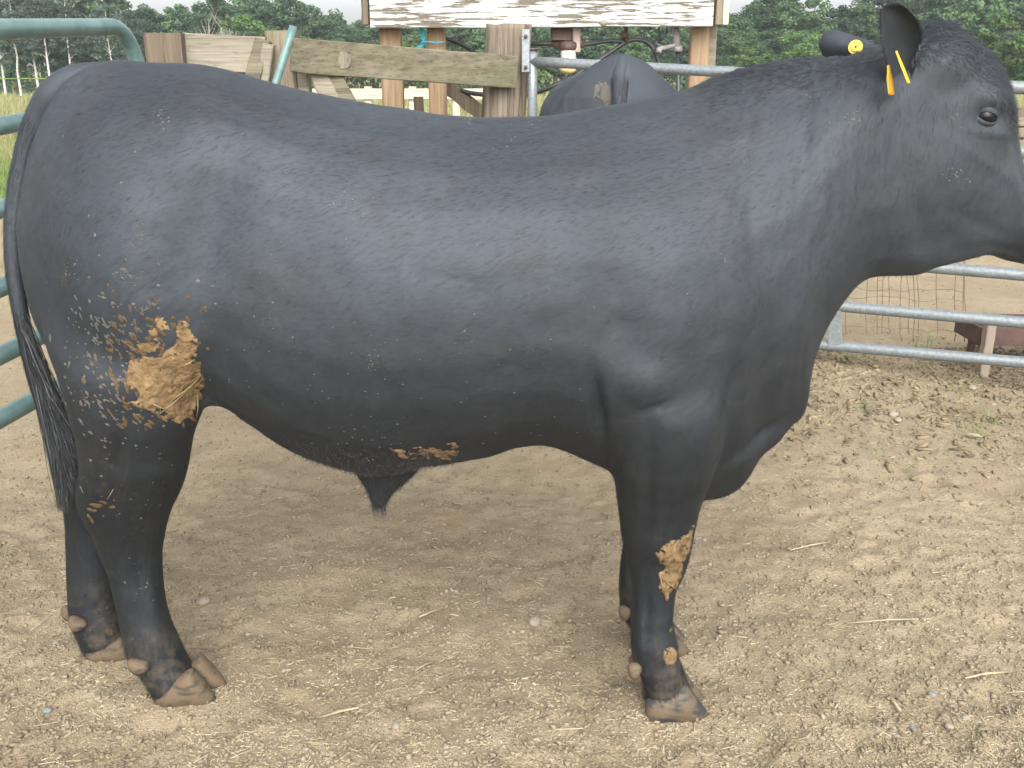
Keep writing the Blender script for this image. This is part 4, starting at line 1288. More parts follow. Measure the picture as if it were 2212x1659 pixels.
# ------------------------------------------------------------------ board fence behind the bull
def post(name, px0, px1, ptop, Y, t, mat, label, lean=0.0, cat='post', group='old fence posts behind the bull'):
    a, c = at_y(px0, ptop, Y), at_y(px1, ptop, Y)
    w = c.x - a.x; cx_ = (a.x + c.x) / 2
    o = beam(name, (cx_ + lean, Y, -.05), (cx_, Y, a.z), w, t, mat, None, (1, 0, 0), .005)
    return tag(o, label, cat, group)
post('fence_post', 319, 398, 72, 4.98, .15, m_post_brown, 'brown weathered post right of the green panel end')
post('fence_post', 578, 640, 67, 5.12, .15, m_post_old, 'mossy square post behind the leaning green pipe')
o = beam('fence_board', at_y(398, 111, 5.0), at_y(575, 120, 5.02), .17, .04, m_board_pale); tag(o, 'bleached pale board between two old posts', 'board', 'old fence boards')
o = beam('fence_board', at_y(628, 119, 4.96), at_y(1115, 156.5, 5.26), .160, .042, m_board); tag(o, 'long mossy board nailed across to the log post', 'board', 'old fence boards')
kn = at_y(741, 130, 5.005)
V, F = disc(kn, .040, .006, (.06, -1, 0)); V2, F2 = disc(kn + Vector((0, -.001, 0)), .024, .007, (.06, -1, 0))
knot = link('knot', mesh('knot', V + V2, F + [tuple(i + len(V) for i in f) for f in F2], False), None, wood_mat('end grain knot', (.11, .10, .075), (.20, .18, .135), (.15, .14, .10), 'Z')); parent_keep(knot, o)
o = beam('fence_board', at_y(570, 86, 5.0), at_y(541, 190, 4.96), .075, .04, m_board, None, (1, 0, 0)); tag(o, 'short mossy diagonal board left of the leaning pipe', 'board', 'old fence boards')
o = beam('fence_board', at_y(581, 95, 4.985), at_y(568, 190, 4.99), .055, .05, m_board_pale, None, (1, 0, 0)); tag(o, 'rounded pale offcut beside the mossy square post', 'board', 'old fence boards')
o = beam('fence_board', at_y(678, 140, 5.05), at_y(738, 262, 5.0), .085, .05, m_board_pale, None, (1, 0, 0)); tag(o, 'pale diagonal brace under the long mossy board', 'board', 'old fence boards')
o = beam('fence_board', at_y(712, 140, 5.06), at_y(772, 262, 5.0), .075, .05, m_board, None, (1, 0, 0)); tag(o, 'mossy diagonal brace beside the pale one', 'board', 'old fence boards')
post('fence_post', 640, 668, 140, 5.11, .08, m_board_pale, 'thin pale stake under the left end of the mossy board')
o = pipe('leaning_pipe', at_y(634, 57, 4.78), at_y(634 - 41 * 4.2, 57 + 132 * 4.2, 4.55), .0185, m_green, None); tag(o, 'green steel pipe leaning against the old posts', 'pipe')

# log post
lp = empty('log_post', (at_y(1090, 200, 5.42).x, 5.42, 0)); tag(lp, 'thick cracked grey log post carrying the gate', 'post')
a, c = at_y(1100, 53, 5.42), at_y(1087, 250, 5.42)
dirv = (a - c) / (a.z - c.z)
V, F = [], []; ns, nz = 56, 60
for i in range(nz + 1):
    z = -.05 + (a.z + .05) * i / nz
    ctr = c + dirv * (z - c.z)
    for k in range(ns):
        th = 2 * PI * k / ns
        v3 = Vector((math.cos(th) * 4, math.sin(th) * 4, z * 1.2))
        crack = max(0, mnoise.noise(Vector((math.cos(th) * 6 + 9, math.sin(th) * 6, z * .7))) - .15)
        r = .117 + .010 * mnoise.noise(v3 * .5) - .055 * crack + .004 * mnoise.noise(Vector((th * 9, z * 3, 5)))
        V.append((ctr.x + r * math.cos(th), ctr.y + r * math.sin(th), z + (.012 * mnoise.noise(v3) if i == nz else 0)))
for i in range(nz):
    for k in range(ns):
        k2 = (k + 1) % ns; F.append((i * ns + k, i * ns + k2, (i + 1) * ns + k2, (i + 1) * ns + k))
F.append(tuple(range(nz * ns, nz * ns + ns)))
parent_keep(link('trunk', mesh('trunk', V, F), None, m_log), lp)

# pine posts and the white head board
post('pine_post', 817, 863, -40, 5.82, .10, m_pine, 'leftmost newer pine post under the white board', .0, group='newer pine posts')
post('pine_post', 921, 960, -40, 5.82, .09, m_pine, 'newer pine post next to the blue twine', .0, group='newer pine posts')
post('pine_post', 1498, 1538, -40, 5.82, .09, m_pine, 'rightmost newer pine post beside the bull neck', .0, group='newer pine posts')
post('pine_post', 1537, 1554, -40, 5.87, .05, m_board_pale, 'thin pale stud against the rightmost pine post', .0, group='newer pine posts')
hb = empty('head_board', (at_y(1170, 30, 5.66).x, 5.66, at_y(1170, 60, 5.66).z)); tag(hb, 'white board with peeling paint across the pine posts', 'board')
Yb = 5.66
pl, pr = at_y(801, 61, Yb), at_y(1538, 58, Yb)
hgt = .30
beam('plank', pl + Vector((0, 0, hgt / 2)), pr + Vector((0, 0, hgt / 2)), hgt, .04, m_white, hb, None, .006, 60)
beam('end_board', at_y(793.5, 54, Yb + .06), at_y(793.5, 54, Yb + .06) + Vector((0, 0, .32)), .036, .16, m_post_brown, hb, (1, 0, 0))
beam('end_board', at_y(1546, 54, Yb + .06), at_y(1546, 54, Yb + .06) + Vector((0, 0, .32)), .036, .16, m_post_old, hb, (1, 0, 0))
beam('end_board', at_y(1561, 54, Yb + .05), at_y(1561, 54, Yb + .05) + Vector((0, 0, .32)), .034, .14, m_pale, hb, (1, 0, 0))
kc = at_y(1304, 50, Yb - .02)
V, F = uv_sphere(kc, .021, 18, 10, (1, .5, .8)); parent_keep(link('knot', mesh('knot', V, F), None, m_board_pale), hb)

# leaning planks, sticks and the far pale rail fence
o = beam('leaning_plank', at_y(955, 178, 6.0), at_y(1062, 262, 6.0), .085, .03, m_post_brown, None, (1, 0, 1)); tag(o, 'dark plank leaning between pine post and log post', 'plank')
o = beam('thin_stick', at_y(951, 172, 5.95), at_y(931, 262, 5.95), .035, .025, m_board_pale, None, (1, 0, 0)); tag(o, 'pale stick standing beside the second pine post', 'stick')
post('short_post', 894, 913, 209, 6.5, .06, m_post_brown, 'short round-topped post between the two left pine posts', 0, 'post', 'low posts behind the fence')
rf = empty('rail_fence', (-2.2, 14, 0)); tag(rf, 'far pale wooden rail fence in the meadow', 'fence')
for px in (700, 795, 891, 985):
    a = at_y(px, 187, 14); beam('post', (a.x, 14, -.05), (a.x, 14, a.z), .10, .10, m_pale, rf, (1, 0, 0))
pa, pb = at_y(640, 203, 13.93), at_y(1060, 203, 13.93)
beam('rail', pa, pb, .14, .04, m_pale, rf, None, .01)
beam('rail', pa - Vector((0, 0, .45)), pb - Vector((0, 0, .45)), .14, .04, m_pale, rf, None, .01)
o = tube('fence_wire', [at_y(-300, 169, 10.5), at_y(0, 170, 10.5), at_y(400, 170, 10.5)], .006, m_grass2, None, 6); tag(o, 'thin green fence wire stretched before the birches', 'wire')

# twine
tw = empty('twine', at_y(916, 90, 5.740)); tag(tw, 'blue baling twine tied round the second pine post', 'twine')
for seed in range(5):
    r = random.Random(seed)
    pts = [at_y(911 + r.uniform(-4, 4), 60, 5.720), at_y(911 + r.uniform(-4, 6), 78, 5.730), at_y(914 + r.uniform(-3, 6), 94, 5.740), at_y(906 + r.uniform(-8, 6), 106, 5.740), at_y(900 + r.uniform(-10, 12), 118 + r.uniform(0, 20), 5.730)]
    tube('strand', smooth_path(pts, 4), .0032, m_twine, tw, 6)
tube('strand', smooth_path([at_y(908, 92, 5.730), at_y(922, 90, 5.735), at_y(940, 92, 5.735), at_y(961, 90, 5.740)], 4), .004, m_twine, tw, 6)

# ------------------------------------------------------------------ water line: hoses, filter, pipe
def hose(px_pts, r, label):
    o = tube('hose', smooth_path([at_y(x, y, Y) for x, y, Y in px_pts], 6), r, m_hose, None, 10); tag(o, label, 'hose', 'black water hoses behind the gate')
hose([(935, 72, 5.930), (963, 82, 5.930), (1000, 98, 5.930), (1042, 121, 5.880), (1085, 128, 5.830), (1140, 96, 5.800), (1165, 95, 5.780), (1196, 93, 5.780)], .0125, 'black hose running behind the log post to the filter')
hose([(930, 160, 6.030), (963, 180, 6.030), (1008, 199, 5.980), (1050, 205, 5.930), (1100, 212, 5.880), (1159, 200, 5.800), (1234, 167, 5.780), (1298, 127, 5.780), (1353, 91, 5.780), (1382, 86, 5.780), (1406, 98, 5.780), (1421, 128, 5.780), (1426, 160, 5.780), (1425, 240, 5.780)], .0130, 'black hose rising in a loop above the second bull')
hose([(1256, 97, 5.780), (1285, 93, 5.780), (1315, 89, 5.780), (1356, 90, 5.780)], .0115, 'short black hose right of the water filter')
wf = empty('water_filter', at_y(1225, 110, 5.780)); tag(wf, 'water filter with rusty box and pale bowl under the white board', 'water filter')
a, c = at_y(1190, 40, 5.780), at_y(1236, 87, 5.780)
beam('mounting_box', ((a.x + c.x) / 2, 5.780, a.z), ((a.x + c.x) / 2, 5.780, c.z), c.x - a.x, .09, m_rust, wf, (1, 0, 0))
a, c = at_y(1236, 62, 5.760), at_y(1252, 112, 5.760)
beam('bracket', ((a.x + c.x) / 2 + .002, 5.760, a.z), ((a.x + c.x) / 2 + .002, 5.760, c.z), c.x - a.x, .05, simple_mat('pinkish steel', (.30, .22, .19), (.42, .33, .29), 20, .6), wf, (1, 0, 0))
def lathe(name, c, prof, mat, parent, seg=24):
    pts = [Vector((c.x, c.y, z)) for z, r in prof]
    return tube(name, pts, [r for z, r in prof], mat, parent, seg)
ctr = at_y(1228, 100, 5.760); z0, z1 = at_y(1228, 88, 5.760).z, at_y(1228, 158, 5.760).z
lathe('filter_head', ctr, [(z0, .030), (z0 - .01, .050), (z0 - .035, .052), (z0 - .05, .046)], m_rust, wf)
lathe('bowl', ctr, [(z0 - .048, .041), (z0 - .06, .043), (z1 + .03, .043)], m_pvc, wf)
lathe('bowl_cap', ctr, [(z1 + .031, .045), (z1 + .012, .044), (z1, .032), (z1 - .004, .012)], m_amber, wf)
tube('fitting', [at_y(1192, 93, 5.780), at_y(1262, 97, 5.780)], .018, m_rust, wf, 12)
wp = empty('water_pipe', at_y(1462, 240, 5.780)); tag(wp, 'grey standpipe with side tap hanging below the white board', 'pipe')
m_pipe = simple_mat('dull grey pipe', (.17, .15, .145), (.28, .25, .24), 20, .55)
pts = [at_y(1458, 40, 5.780), at_y(1461, 80, 5.780), at_y(1464, 108, 5.780)]
tube('standpipe', pts, .020, m_pipe, wp); tube('elbow', smooth_path([at_y(1463, 96, 5.780), at_y(1445, 101, 5.770), at_y(1424, 105, 5.740)], 4), .013, m_pipe, wp)
tube('coupling', [at_y(1464, 100, 5.780), at_y(1465, 112, 5.780)], .026, m_pipe, wp); tube('lower_pipe', [at_y(1464, 108, 5.780), at_y(1466, 240, 5.780), Vector((at_y(1466, 240, 5.780).x, 5.780, 0))], .0135, m_hose, wp)
tube('nozzle', [at_y(1424, 104, 5.740), at_y(1423, 114, 5.730)], .016, m_pipe, wp, 10)
rv = empty('rusty_valve', at_y(1350, 60, 5.770)); tag(rv, 'small rusty valve under the white board', 'valve')
tube('stem', [at_y(1352, 50, 5.770), at_y(1353, 92, 5.770)], .012, m_rust, rv, 10); tube('wheel', [at_y(1342, 76, 5.750), at_y(1352, 74, 5.750)], .022, m_rust, rv, 12)
tube('loop', smooth_path([at_y(1424, 40, 5.760), at_y(1425, 78, 5.760), at_y(1435, 82, 5.760), at_y(1441, 62, 5.760), at_y(1432, 48, 5.760)], 5), .004, m_hose, rv, 6)

# ------------------------------------------------------------------ galvanised gate
gate = empty('pen_gate', (at_y(1150, 200, 5.28).x, 5.28, 0)); tag(gate, 'galvanised tube gate hung on the log post behind both bulls', 'gate')
YH, YR = 5.28, 4.05
GR = .0255
def rail(pyl, pyr, name='rail'):
    a, c = at_y(1150, pyl, YH), at_y(2212, pyr, YR)
    e = a + (c - a) * 1.28
    pipe(name, a, e, GR, m_galv, gate, 18); return a, e
ends = [rail(*v) for v in ((133, 190), (262, 330), (388, 468), (507, 594), (603, 697), (690, 783))]
hz0 = ends[0][0]
tube('hinge_stile', [at_y(1150, 107, YH), at_y(1150, 200, YH), Vector((at_y(1150, 200, YH).x, YH, ends[-1][0].z - .03))], GR * .98, m_galv, gate, 18)
tube('latch_stile', [ends[0][1], ends[-1][1]], GR * .98, m_galv, gate, 18)
tube('stile_cap', [at_y(1150, 108, YH), at_y(1150, 104, YH)], GR * 1.35, m_rust, gate, 18)
a, c = at_y(1127, 63, YH - .02), at_y(1144, 155, YH - .02)
beam('hinge_plate', ((a.x + c.x) / 2, YH - .02, a.z), ((a.x + c.x) / 2, YH - .02, c.z), c.x - a.x, .03, m_galv, gate, (1, 0, 0), 0)
for px, py in ((1136, 78), (1136, 145)):
    tube('bolt', [at_y(px, py, YH - .03), at_y(px, py, YH - .055)], .010, m_rust, gate, 8)
def gate_pt(u, k): return ends[k][0].lerp(ends[k][1], u)
us = np.linspace(0, 1, 400); upx = [proj(tuple(gate_pt(u_, 4)))[0] for u_ in us]
for u in (float(np.interp(1800, upx, us)), .93):
    q = u / 1.0
    p0, p1 = gate_pt(q, 0), gate_pt(q, 5)
    beam('brace_plate', p0 + Vector((0, -GR * .9, 0)), p1 + Vector((0, -GR * .9, 0)), .062, .008, m_galv, gate, (1, -.4, 0), 0)

# trough behind the gate
tr = empty('feed_trough', on_ground(2250, 800)); tag(tr, 'rusty brown steel feed trough behind the gate at right', 'trough')
g = on_ground(2122, 806)
m_pinkwood = simple_mat('pale pinkish timber', (.24, .19, .155), (.34, .275, .225), 20, .8, (1, 1, .1))
y0 = g.y
x0 = at_y(2090, 740, y0 + .2).x
zt, zb = at_y(2122, 702, y0 + .1).z, at_y(2122, 741, y0 + .1).z
beam('leg', (g.x, y0, -.02), (g.x, y0, zt + .03), .042, .05, m_pinkwood, tr, (1, 0, 0))
beam('leg', (g.x + 1.5, y0, -.02), (g.x + 1.5, y0, zt + .03), .042, .05, m_pinkwood, tr, (1, 0, 0))
beam('side', (x0, y0 + .06, (zt + zb) / 2), (x0 + 1.9, y0 + .06, (zt + zb) / 2), zt - zb, .02, m_rust, tr)
beam('side', (x0, y0 + .30, (zt + zb) / 2), (x0 + 1.9, y0 + .30, (zt + zb) / 2), zt - zb, .02, m_rust, tr)
beam('floor', (x0 + .01, y0 + .18, zb + .012), (x0 + 1.9, y0 + .18, zb + .012), .21, .012, m_rust, tr, (0, 1, 0))
beam('end', (x0 - .012, y0 + .05, (zt + zb) / 2), (x0 - .012, y0 + .31, (zt + zb) / 2), zt - zb, .02, m_rust, tr)
beam('foot', (x0 + .01, y0 + .18, zb), (x0 + .01, y0 + .18, -.02), .03, .03, m_rust, tr, (1, 0, 0))
beam('foot', (x0 + 1.8, y0 + .18, zb), (x0 + 1.8, y0 + .18, -.02), .03, .03, m_rust, tr, (1, 0, 0))

# woven wire hanging behind the gate
wfz = empty('woven_wire', (at_y(1930, 700, 4.75).x, 4.75, 0)); tag(wfz, 'loose rusty woven wire mesh hanging behind the gate', 'wire mesh')
def Yw(px): return 5.0 - .25 * (px - 1750) / 400
for px, top in ((1775, 560), (1800, 560), (1827, 545), (1872, 545), (1893, 545), (1905, 545), (1920, 545), (1946, 545), (1962, 545), (1975, 545), (1983, 545), (2025, 540), (2062, 540), (2079, 540), (2084, 540)):
    pts = [at_y(px + rnd.uniform(-3, 3), y, Yw(px)) for y in (top, 600, 640, 680, 720, 738 if px % 3 else 722)]
    tube('wire', pts, .0021, m_wire, wfz, 5)
for py in (560, 640, 668, 706, 560 + 60):
    pts = [at_y(px, py + rnd.uniform(-5, 5) + (px - 1760) * .03, Yw(px)) for px in range(1770, 2095, 26)]
    tube('wire', pts, .0016, m_wire, wfz, 5)

# low wooden bunk at the right edge beyond the gate
bk = empty('wooden_bunk', (at_y(2240, 300, 8.0).x, 8.0, 0)); tag(bk, 'weathered wooden bunk seen past the bull face at the right edge', 'bunk')
for py, m_ in ((242, m_post_brown), (262, m_board_pale), (286, m_post_old), (312, m_board_pale)):
    beam('board', at_y(2196, py, 8.0), at_y(2520, py + 12, 8.0), .075, .04, m_, bk)
for px in (2206, 2400):
    a = at_y(px, 238, 8.05); beam('post', (a.x, 8.06, -.05), (a.x, 8.06, a.z), .09, .08, m_post_old, bk, (1, 0, 0))

# ------------------------------------------------------------------ the second bull, rump towards us, head lowered
bull2 = empty('bull', (0, 0, 0))
HD = math.radians(91)
S2 = (.80, .86, 1.0)
local_rear = (at_y(34, 500, YM).x - .1) * S2[0]
rump_xy = Vector((at_y(1352, 180, 3.45).x, 3.45))
bull2.rotation_euler = (0, 0, HD); bull2.scale = S2
bull2.location = (rump_xy.x - local_rear * math.cos(HD), rump_xy.y - local_rear * math.sin(HD), 0.0)
tag(bull2, 'second black bull behind, only its rump and tail head showing', 'bull')
def lowered(me):
    """same animal with its head down and tail head raised"""
    me = me.copy()
    n = len(me.vertices); q = np.empty(n * 3, np.float32); me.vertices.foreach_get('co', q); q = q.reshape(-1, 3).astype(float)
    x, y, z = q[:, 0].copy(), q[:, 1].copy(), q[:, 2].copy()
    x0, L, zc, am = .36, .34, 1.12, math.radians(86)
    k = am / L; s = x - x0; a = np.clip(s, 0, L) * k; r = z - zc
    bx = x0 + np.sin(a) / k + np.maximum(s - L, 0) * np.cos(a) + r * np.sin(a)
    bz = zc - (1 - np.cos(a)) / k - np.maximum(s - L, 0) * np.sin(a) + r * np.cos(a)
    up = (s > 0) & (z > .62)
    q[:, 0] = np.where(up, bx, x); q[:, 2] = np.where(up, bz, z)
    hump = np.exp(-((y - YM) / .085) ** 4) * np.exp(-((x + .84) / .13) ** 2) * sstep(1.0, 1.25, z)
    tgt = 1.40 - 4.0 * (y - YM) ** 2 - 1.6 * (x + .84) ** 2
    q[:, 2] = np.where((z > 1.2) & (x < -.55), np.maximum(q[:, 2], np.minimum(tgt, z + .05)), q[:, 2])
    q[:, 1] = YM + (y - YM) * (1 + .26 * sstep(1.02, 1.2, z) * (1 - sstep(1.31, 1.38, z)) * (1 - sstep(-.3, 0, x)))
    me.vertices.foreach_set('co', q.astype(np.float32).ravel()); me.update()
    return me
def copy_tree(src, dst):
    for ch in list(src.children):
        nm = ch.name.split('.')[0]
        if nm in ('mud_flake', 'mud_specks', 'straw', 'poll_hair', 'belly_hair', 'coat', 'sheath_tuft', 'crest_hair', 'fetlock_hair', 'leg_hair'): continue
        c = ch.copy(); C.objects.link(c); c.parent = dst; c.matrix_parent_inverse = ch.matrix_parent_inverse.copy()
        if nm not in ('hoof', 'dewclaw'): c.data = lowered(ch.data)
        copy_tree(ch, c)
copy_tree(bull, bull2)
for o in bull2.children:
    if o.name.startswith('tail'):
        n_ = len(o.data.vertices); q_ = np.empty(n_ * 3, np.float32); o.data.vertices.foreach_get('co', q_); q_ = q_.reshape(-1, 3)
        q_[:, 1] = YM + (q_[:, 1] - YM) * .95; q_[:, 0] += .037; o.data.vertices.foreach_set('co', q_.ravel()); o.data.update()
b2 = [o for o in bull2.children if o.name.startswith('body')][0]
M2 = root_matrix(b2)
bvh2 = BVHTree.FromPolygons([M2 @ v.co for v in b2.data.vertices], [tuple(p.vertices) for p in b2.data.polygons])
def surf2(px, py):
    h = bvh2.ray_cast(Vector((0, 0, CAM_H)), ray(px, py).normalized())
    return (h[0], h[1]) if h[0] is not None else (None, None)
for i in range(44):
    flake(rnd.gauss(1312, 12), rnd.gauss(205, 14), rnd.uniform(10, 26), rnd.uniform(6, 14), .0025, rnd.uniform(30, 130), FLG, 'mud_flake', 0, surf2, bull2)
# ------------------------------------------------------------------ trees beyond the meadow
def leaf_mat(name, c1, c2, c3):
    m, nt, b = new_mat(name)
    oi = nt.nodes.new('ShaderNodeObjectInfo')
    n_ = noise_tex(nt, .9, 3, .6)
    c = ramp(nt, n_, [(.3, c1), (.5, c2), (.72, c3)])
    h = nd(nt, 'ShaderNodeHueSaturation')
    nt.links.new(c, h.inputs['Color'])
    mr = nd(nt, 'ShaderNodeMapRange'); mr.inputs['To Min'].default_value = .75; mr.inputs['To Max'].default_value = 1.25
    nt.links.new(oi.outputs['Random'], mr.inputs['Value']); nt.links.new(mr.outputs[0], h.inputs['Value'])
    nt.links.new(h.outputs[0], b.inputs['Base Color'])
    b.inputs['Roughness'].default_value = .6; b.inputs['Specular IOR Level'].default_value = .3
    tl = nt.nodes.new('ShaderNodeBsdfTranslucent'); ms = nt.nodes.new('ShaderNodeMixShader'); ms.inputs[0].default_value = .42
    nt.links.new(h.outputs[0], tl.inputs['Color']); nt.links.new(b.outputs[0], ms.inputs[1]); nt.links.new(tl.outputs[0], ms.inputs[2])
    nt.links.new(ms.outputs[0], nt.nodes['Material Output'].inputs['Surface'])
    return m
m_leaf_dark = leaf_mat('dark foliage', (0.042, 0.086, 0.042), (0.07, 0.128, 0.06), (0.105, 0.17, 0.08))
m_leaf_mid = leaf_mat('mid green foliage', (0.06, 0.116, 0.05), (0.094, 0.162, 0.068), (0.125, 0.2, 0.088))
m_leaf_light = leaf_mat('light green foliage', (.07, .13, .04), (.11, .19, .055), (.15, .23, .08))
m_leaf_birch = leaf_mat('birch foliage', (0.06, 0.096, 0.072), (0.088, 0.128, 0.096), (0.112, 0.16, 0.118))
m_bark = simple_mat('brown bark', (.06, .05, .04), (.12, .10, .08), 8, .9, (1, 1, .2))
m_birch = simple_mat('white birch bark', (.30, .29, .27), (.55, .53, .50), 3, .8, (1, 1, 2), bstr=0)
m_dead = simple_mat('bare grey wood', (.30, .27, .23), (.42, .39, .34), 4, .85, bstr=0)

def crown_mesh(seed, R, H, zc, n_clump, n_leaf, leaf, squash=1.0, hollow=.0, lobes=None):
    """leaf-sized faces gathered in clumps through the crown's volume"""
    r = np.random.default_rng(seed)
    cl = []
    while len(cl) < n_clump:
        p = r.uniform(-1, 1, 3)
        d = np.linalg.norm(p)
        if d > 1 or d < hollow: continue
        k = 1 + .35 * mnoise.noise(Vector(p / (d + 1e-6) * 1.6 + seed))
        if d > k * .95: continue
        cl.append(p)
    cl = np.array(cl) * [R, R, H]
    sz = r.uniform(.10, .22, n_clump) * R * 1.3
    per = n_leaf // n_clump
    g = r.normal(size=(n_clump, per, 3)); g /= np.linalg.norm(g, axis=2, keepdims=True)
    rad = r.random((n_clump, per, 1)) ** .4
    P = cl[:, None] + g * rad * sz[:, None, None] * [1, 1, .7]
    P = P.reshape(-1, 3); Nn = len(P)
    n = g.reshape(-1, 3) * .6 + r.normal(scale=.5, size=(Nn, 3)) + [0, 0, .5]
    n /= np.linalg.norm(n, axis=1, keepdims=True)
    t = np.cross(n, r.normal(size=(Nn, 3))); t /= np.linalg.norm(t, axis=1, keepdims=True) + 1e-9
    bb = np.cross(n, t)
    s = leaf * r.uniform(.6, 1.4, (Nn, 1))
    V = np.stack([P - t * s * .5, P - bb * s * .32, P + t * s * .5, P + bb * s * .32], 1)
    V[..., 2] += zc
    return fast_mesh('crown', V.reshape(-1, 3), np.arange(Nn * 4).reshape(-1, 4))

def trunk_mesh(seed, h, r0, nb, spread, up=.6, start=.35, lean=.03):
    r = random.Random(seed); V, F = [], []
    def add(pts, rr, sg):
        v, f = tube_geo(pts, rr, sg, False); k = len(V)
        V.extend(v); F.extend(tuple(i + k for i in q) for q in f)
    lx, ly = r.gauss(0, lean), r.gauss(0, lean)
    main = [Vector((lx * z * z / h + r.gauss(0, .01) * z, ly * z * z / h, z)) for z in np.linspace(-.3, h, 8)]
    add(main, [r0 * (1 - .85 * i / 7) for i in range(8)], 8)
    for i in range(nb):
        z = h * r.uniform(start, .95); a = r.uniform(0, 2 * PI); L = spread * r.uniform(.5, 1) * (1.1 - .5 * z / h)
        b0 = Vector((lx * z * z / h, ly * z * z / h, z)); d = Vector((math.cos(a), math.sin(a), up))
        b1 = b0 + d * L * .5; b2 = b0 + d * L + Vector((0, 0, .25 * L))
        q = r0 * .32 * (1 - .6 * z / h)
        add([b0, b1, b2], [q, q * .7, q * .2], 5)
        for j in range(2):
            a2 = a + r.uniform(-1, 1); s = b0.lerp(b2, r.uniform(.4, .8))
            add([s, s + Vector((math.cos(a2), math.sin(a2), up + .3)) * L * .4], [q * .4, q * .12], 4)
    return mesh('trunk', V, F)

KINDS_ = {}
for i in range(4):
    KINDS_['dark', i] = (crown_mesh(10 + i, 3.3, 4.2, 6.2, 110, 12000, .31), trunk_mesh(10 + i, 9, .22, 10, 3), m_leaf_dark, m_bark)
    KINDS_['mid', i] = (crown_mesh(30 + i, 3.0, 3.6, 5.2, 100, 11000, .30), trunk_mesh(30 + i, 7.5, .2, 10, 2.6), m_leaf_mid, m_bark)
for i in range(2):
    KINDS_['light', i] = (crown_mesh(50 + i, 1.9, 2.2, 2.6, 60, 6600, .21), trunk_mesh(50 + i, 4, .10, 8, 1.6), m_leaf_light, m_bark)
for i in range(3):
    KINDS_['birch', i] = (crown_mesh(70 + i, 2.5, 4.0, 7.2, 70, 5000, .27), trunk_mesh(70 + i, 10.5, .16, 12, 2.2, .9, .3, .05), m_leaf_birch, m_birch)
for v in KINDS_.values():
    v[0].materials.append(v[2]); v[1].materials.append(v[3])
DEAD = [trunk_mesh(90 + i, 7.5, .13, 16, 2.6, 1.1, .25, .06) for i in range(2)]
for d_ in DEAD: d_.materials.append(m_dead)

def tree(kind, i, px, ybase, D, ytop, label, group, wide=1.0):
    """px: column, D: distance, ytop: picture row of the top"""
    X = at_y(px, 135, D).x
    z0 = float(ground_h(X, D, False))
    zt = at_y(px, ytop, D).z
    h = zt - z0
    nat = {'dark': 10.3, 'mid': 8.8, 'light': 4.8, 'birch': 11.2, 'dead': 8.4}[kind]
    s = h / nat
    t = empty('bare_tree' if kind == 'dead' else 'birch_tree' if kind == 'birch' else 'bush' if kind == 'light' else 'broadleaf_tree', (X, D, z0), rnd.uniform(0, 6.28))
    t.scale = (s * wide, s * wide, s)
    if kind == 'dead':
        link('trunk', DEAD[i % 2], t)
    else:
        n = 2 if kind == 'light' else 3 if kind == 'birch' else 4
        cm, tm, _, _ = KINDS_[kind, i % n]
        link('crown', cm, t); link('trunk', tm, t)
    tag(t, label, 'bush' if kind == 'light' else 'tree', group)
    return t
# back row: the mass of the wood, outline with its gaps of sky
GRP = 'trees of the far wood'
MARKS = [(-400, 320, 'over the green tube fence'), (320, 590, 'over the bleached board'), (590, 800, 'over the mossy board'), (800, 1000, 'by the two left pine posts'), (1000, 1160, 'behind the log post'),
         (1160, 1500, 'behind the second bull'), (1500, 1640, 'beside the rightmost pine post'), (1640, 1900, 'over the bull neck'), (1900, 2060, 'behind the near ear'), (2060, 2700, 'right of the bull forehead')]
ORD = ['first', 'second', 'third', 'fourth', 'fifth', 'sixth', 'seventh', 'eighth', 'ninth', 'tenth', 'eleventh', 'twelfth', 'thirteenth', 'fourteenth']
COUNT = {}
def where(px, what):
    for a_, b_, nm in MARKS:
        if a_ <= px < b_:
            k_ = COUNT.get((what, nm), 0); COUNT[what, nm] = k_ + 1
            return '%s %s, %s from the left' % (what, nm, ORD[k_])
outline = [(-340, -50), (-280, -40), (-220, -60), (-160, -60), (-100, -40), (-40, -70), (30, -50), (90, -30), (150, -60), (215, -45), (270, -10), (325, 18), (375, 12), (430, 0), (480, -15), (535, -25), (585, -20), (640, -18), (685, 12), (725, 38), (765, 52),
           (805, 40), (860, 20), (925, -30), (990, -40), (1060, -40), (1130, -40), (1200, -50), (1270, -30), (1340, -40), (1410, -50), (1480, -20), (1540, 10), (1580, 42), (1620, 8), (1665, -22), (1720, -12), (1765, 12),
           (1810, 15), (1860, -2), (1915, -40), (1980, -60), (2050, -80), (2120, -90), (2190, -90), (2260, -80), (2340, -70), (2420, -70), (2500, -60), (2580, -60)]
for k, (px, yt) in enumerate(outline):
    tree('dark' if (k * 7) % 3 else 'mid', k, px, 0, 126 + rnd.uniform(-5, 9), yt + rnd.uniform(-4, 4), where(px, 'tall dark tree of the wood'), GRP, 1.12)
# front row, lower, filling down to the grass
LBL2 = 'mid green broadleaf tree at the edge of the far wood'
for k in range(34):
    px = -140 + k * 76 + rnd.uniform(-20, 20)
    if px < 330 and k % 2: continue
    tree('mid' if k % 3 else 'dark', k + 1, px, 0, 112 + rnd.uniform(-4, 5), rnd.uniform(45, 95), where(px, 'lower green tree before the wood'), 'trees along the edge of the far wood', 1.35)
